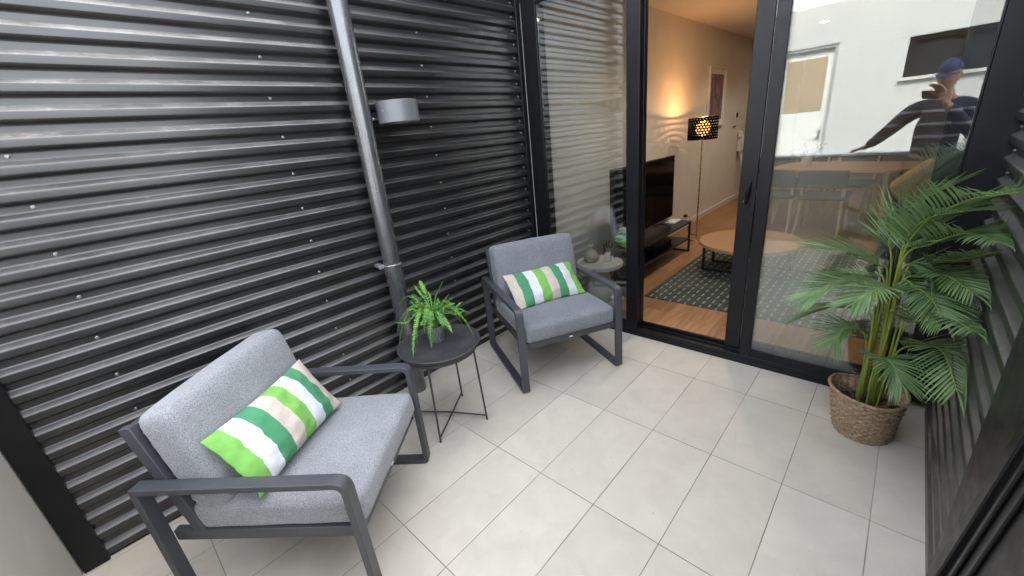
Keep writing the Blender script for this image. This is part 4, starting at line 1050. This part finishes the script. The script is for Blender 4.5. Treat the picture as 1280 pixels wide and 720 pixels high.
skinned('trousers', tv_, [(0,1),(1,2),(2,3),(0,4),(4,5),(5,6)], [(.175,.13),.108,.075,.062,.108,.075,.062], M['trousers'])
for s, b_ in ((1, bv[14]), (-1, bv[17])):
    m = soft_box(.10, .28, .09, .035, .01, 10, 3).build('shoe', M['shoe'], pe, smooth='weld'); m.location = (b_[0], b_[1]+.07, .045)
# head: sculpted ellipsoid
hm_ = bmesh.new(); bmesh.ops.create_uvsphere(hm_, u_segments=40, v_segments=30, radius=1)
for v in hm_.verts:
    x, y, z = v.co; w_ = 1 - .26*max(0, -z)**1.5
    px, py, pz = x*.076*w_, y*.098*(1-.12*max(0, -z)), z*.122
    if y > .2:
        nose = math.exp(-((x/.16)**2 + ((z+.12)/.20)**2)); py += .022*nose
        for s in (-1, 1): py -= .010*math.exp(-(((x-s*.42)/.18)**2 + ((z-.08)/.13)**2))
        py += .006*math.exp(-((x/.35)**2+((z+.50)/.07)**2)); py -= .004*math.exp(-((x/.35)**2+((z+.44)/.035)**2))
        py += .010*math.exp(-((x/.3)**2+((z+.85)/.16)**2)); py += .006*math.exp(-((x/.6)**2+((z-.24)/.09)**2))
    for s in (-1, 1): px += s*.014*math.exp(-((y+.05)/.14)**2-((z+.02)/.22)**2)*(1 if x*s > .9 else 0)
    v.co = (px, py, pz)
me = bpy.data.meshes.new('head'); hm_.to_mesh(me); hm_.free(); me.materials.append(M['skin']); ho = bpy.data.objects.new('head', me); C.objects.link(ho); ho.parent = pe; ho.location = (-.01, .03, 1.69); ho.rotation_euler = (R_(-14), 0, R_(14))
me.polygons.foreach_set('use_smooth', [True]*len(me.polygons))
for s in (-1, 1):
    m = MB(); m.lathe([(0, -.010), (.007, -.007), (.010, 0), (.007, .007), (0, .010)], 12); e_ = m.build('eye', M['eye'], ho, smooth=True); e_.location = (s*.031, .080, .010)
    m = MB(); m.lathe([(0, -.006), (.014, -.004), (.018, .0), (.014, .004), (0, .006)], 14); e_ = m.build('ear', M['skin'], ho, smooth=True); e_.scale = (1, 1.6, 1); e_.location = (s*.077, -.008, .0); e_.rotation_euler = (0, R_(80), 0)
cp = bmesh.new(); bmesh.ops.create_uvsphere(cp, u_segments=36, v_segments=20, radius=1)
bmesh.ops.delete(cp, geom=[v for v in cp.verts if v.co.z < .16], context='VERTS')
for v in cp.verts: v.co = (v.co.x*.086, v.co.y*.107, v.co.z*.128 + .012)
me = bpy.data.meshes.new('cap'); cp.to_mesh(me); cp.free(); me.materials.append(M['cap']); co_ = bpy.data.objects.new('cap', me); C.objects.link(co_); co_.parent = ho; me.polygons.foreach_set('use_smooth', [True]*len(me.polygons))
m = MB(); vs = []
for i in range(13):
    a = R_(20 + 140*i/12); vs += [(math.cos(a)*.083, math.sin(a)*.104, .034), (math.cos(a)*.088, math.sin(a)*.10 + .075*math.sin(a)**2, .026)]
m.add(vs, [(2*i, 2*i+1, 2*i+3, 2*i+2) for i in range(12)]); o = m.build('cap_brim', M['cap'], ho, smooth=True); s_ = o.modifiers.new('t', 'SOLIDIFY'); s_.thickness = .003
def hand(name, wrist, fwd, side, up, curl, mirror=1):
    """palm plus five skinned digits; fwd from wrist to knuckles, side towards the thumb"""
    fwd, side, up = Vector(fwd).normalized(), Vector(side).normalized(), Vector(up).normalized(); w_ = Vector(wrist)
    V = [w_, w_+fwd*.045]; E = [(0, 1)]; Rr = [(.026, .020), (.036, .016)]
    for k, (off, L) in enumerate(((.030, .072), (.010, .080), (-.011, .074), (-.031, .058))):
        p = w_+fwd*.088+side*off; V.append(w_+fwd*.05+side*off*.85); E.append((1, len(V)-1)); Rr.append(.013); V.append(p); E.append((len(V)-2, len(V)-1)); Rr.append(.0105)
        d_ = fwd.copy(); last = len(V)-1
        for j, fr_ in enumerate((.45, .32, .23)):
            c_ = curl*(j+1)*.6; d2 = (fwd*math.cos(c_) - up*math.sin(c_)); p = p + d2*L*fr_; V.append(p); E.append((last, len(V)-1)); Rr.append(.0092-.0008*j); last = len(V)-1
    b_ = w_+fwd*.028+side*.030; V.append(b_); E.append((0, len(V)-1)); Rr.append(.015); last = len(V)-1
    for j, L in enumerate((.034, .028, .022)):
        b_ = b_ + (fwd*.75+side*(.75-.3*j)-up*curl*.35).normalized()*L; V.append(b_); E.append((last, len(V)-1)); Rr.append(.0112-.001*j); last = len(V)-1
    return skinned(name, V, E, Rr, M['skin'], 2, 0)
hand('hand', wr_l, (-.55, -.45, -.18), (.45, -.6, 0), (0, 0, 1), .18)
pr_c = CP - CF*.0075 + CR*.056 - CD*(-.0) ; locp = Vector((.62, -2.60, 0))
ph_end = CP + CR*.128 - CF*.020 - locp
hand('hand', tuple(ph_end + CR*.035 + CD*.055), tuple(-CR*.35 - CD*.8), tuple(-CR*.6 + CF*.1), tuple(-CF), .55)
# phone held by the person
phn = MB(); Mx = Matrix((CR, -CD, -CF)).transposed().to_4x4(); Mx.translation = CP - CF*.0065 + CR*.058 - CD*.0 + CD*.022
phn.box((-.074, -.036, -.004), (.074, .036, .004), Mx); pho = phn.build('phone', M['tvbody'], bevel=.003); tag(pho, 'dark phone held up by the person, mirrored in the glass', 'phone')
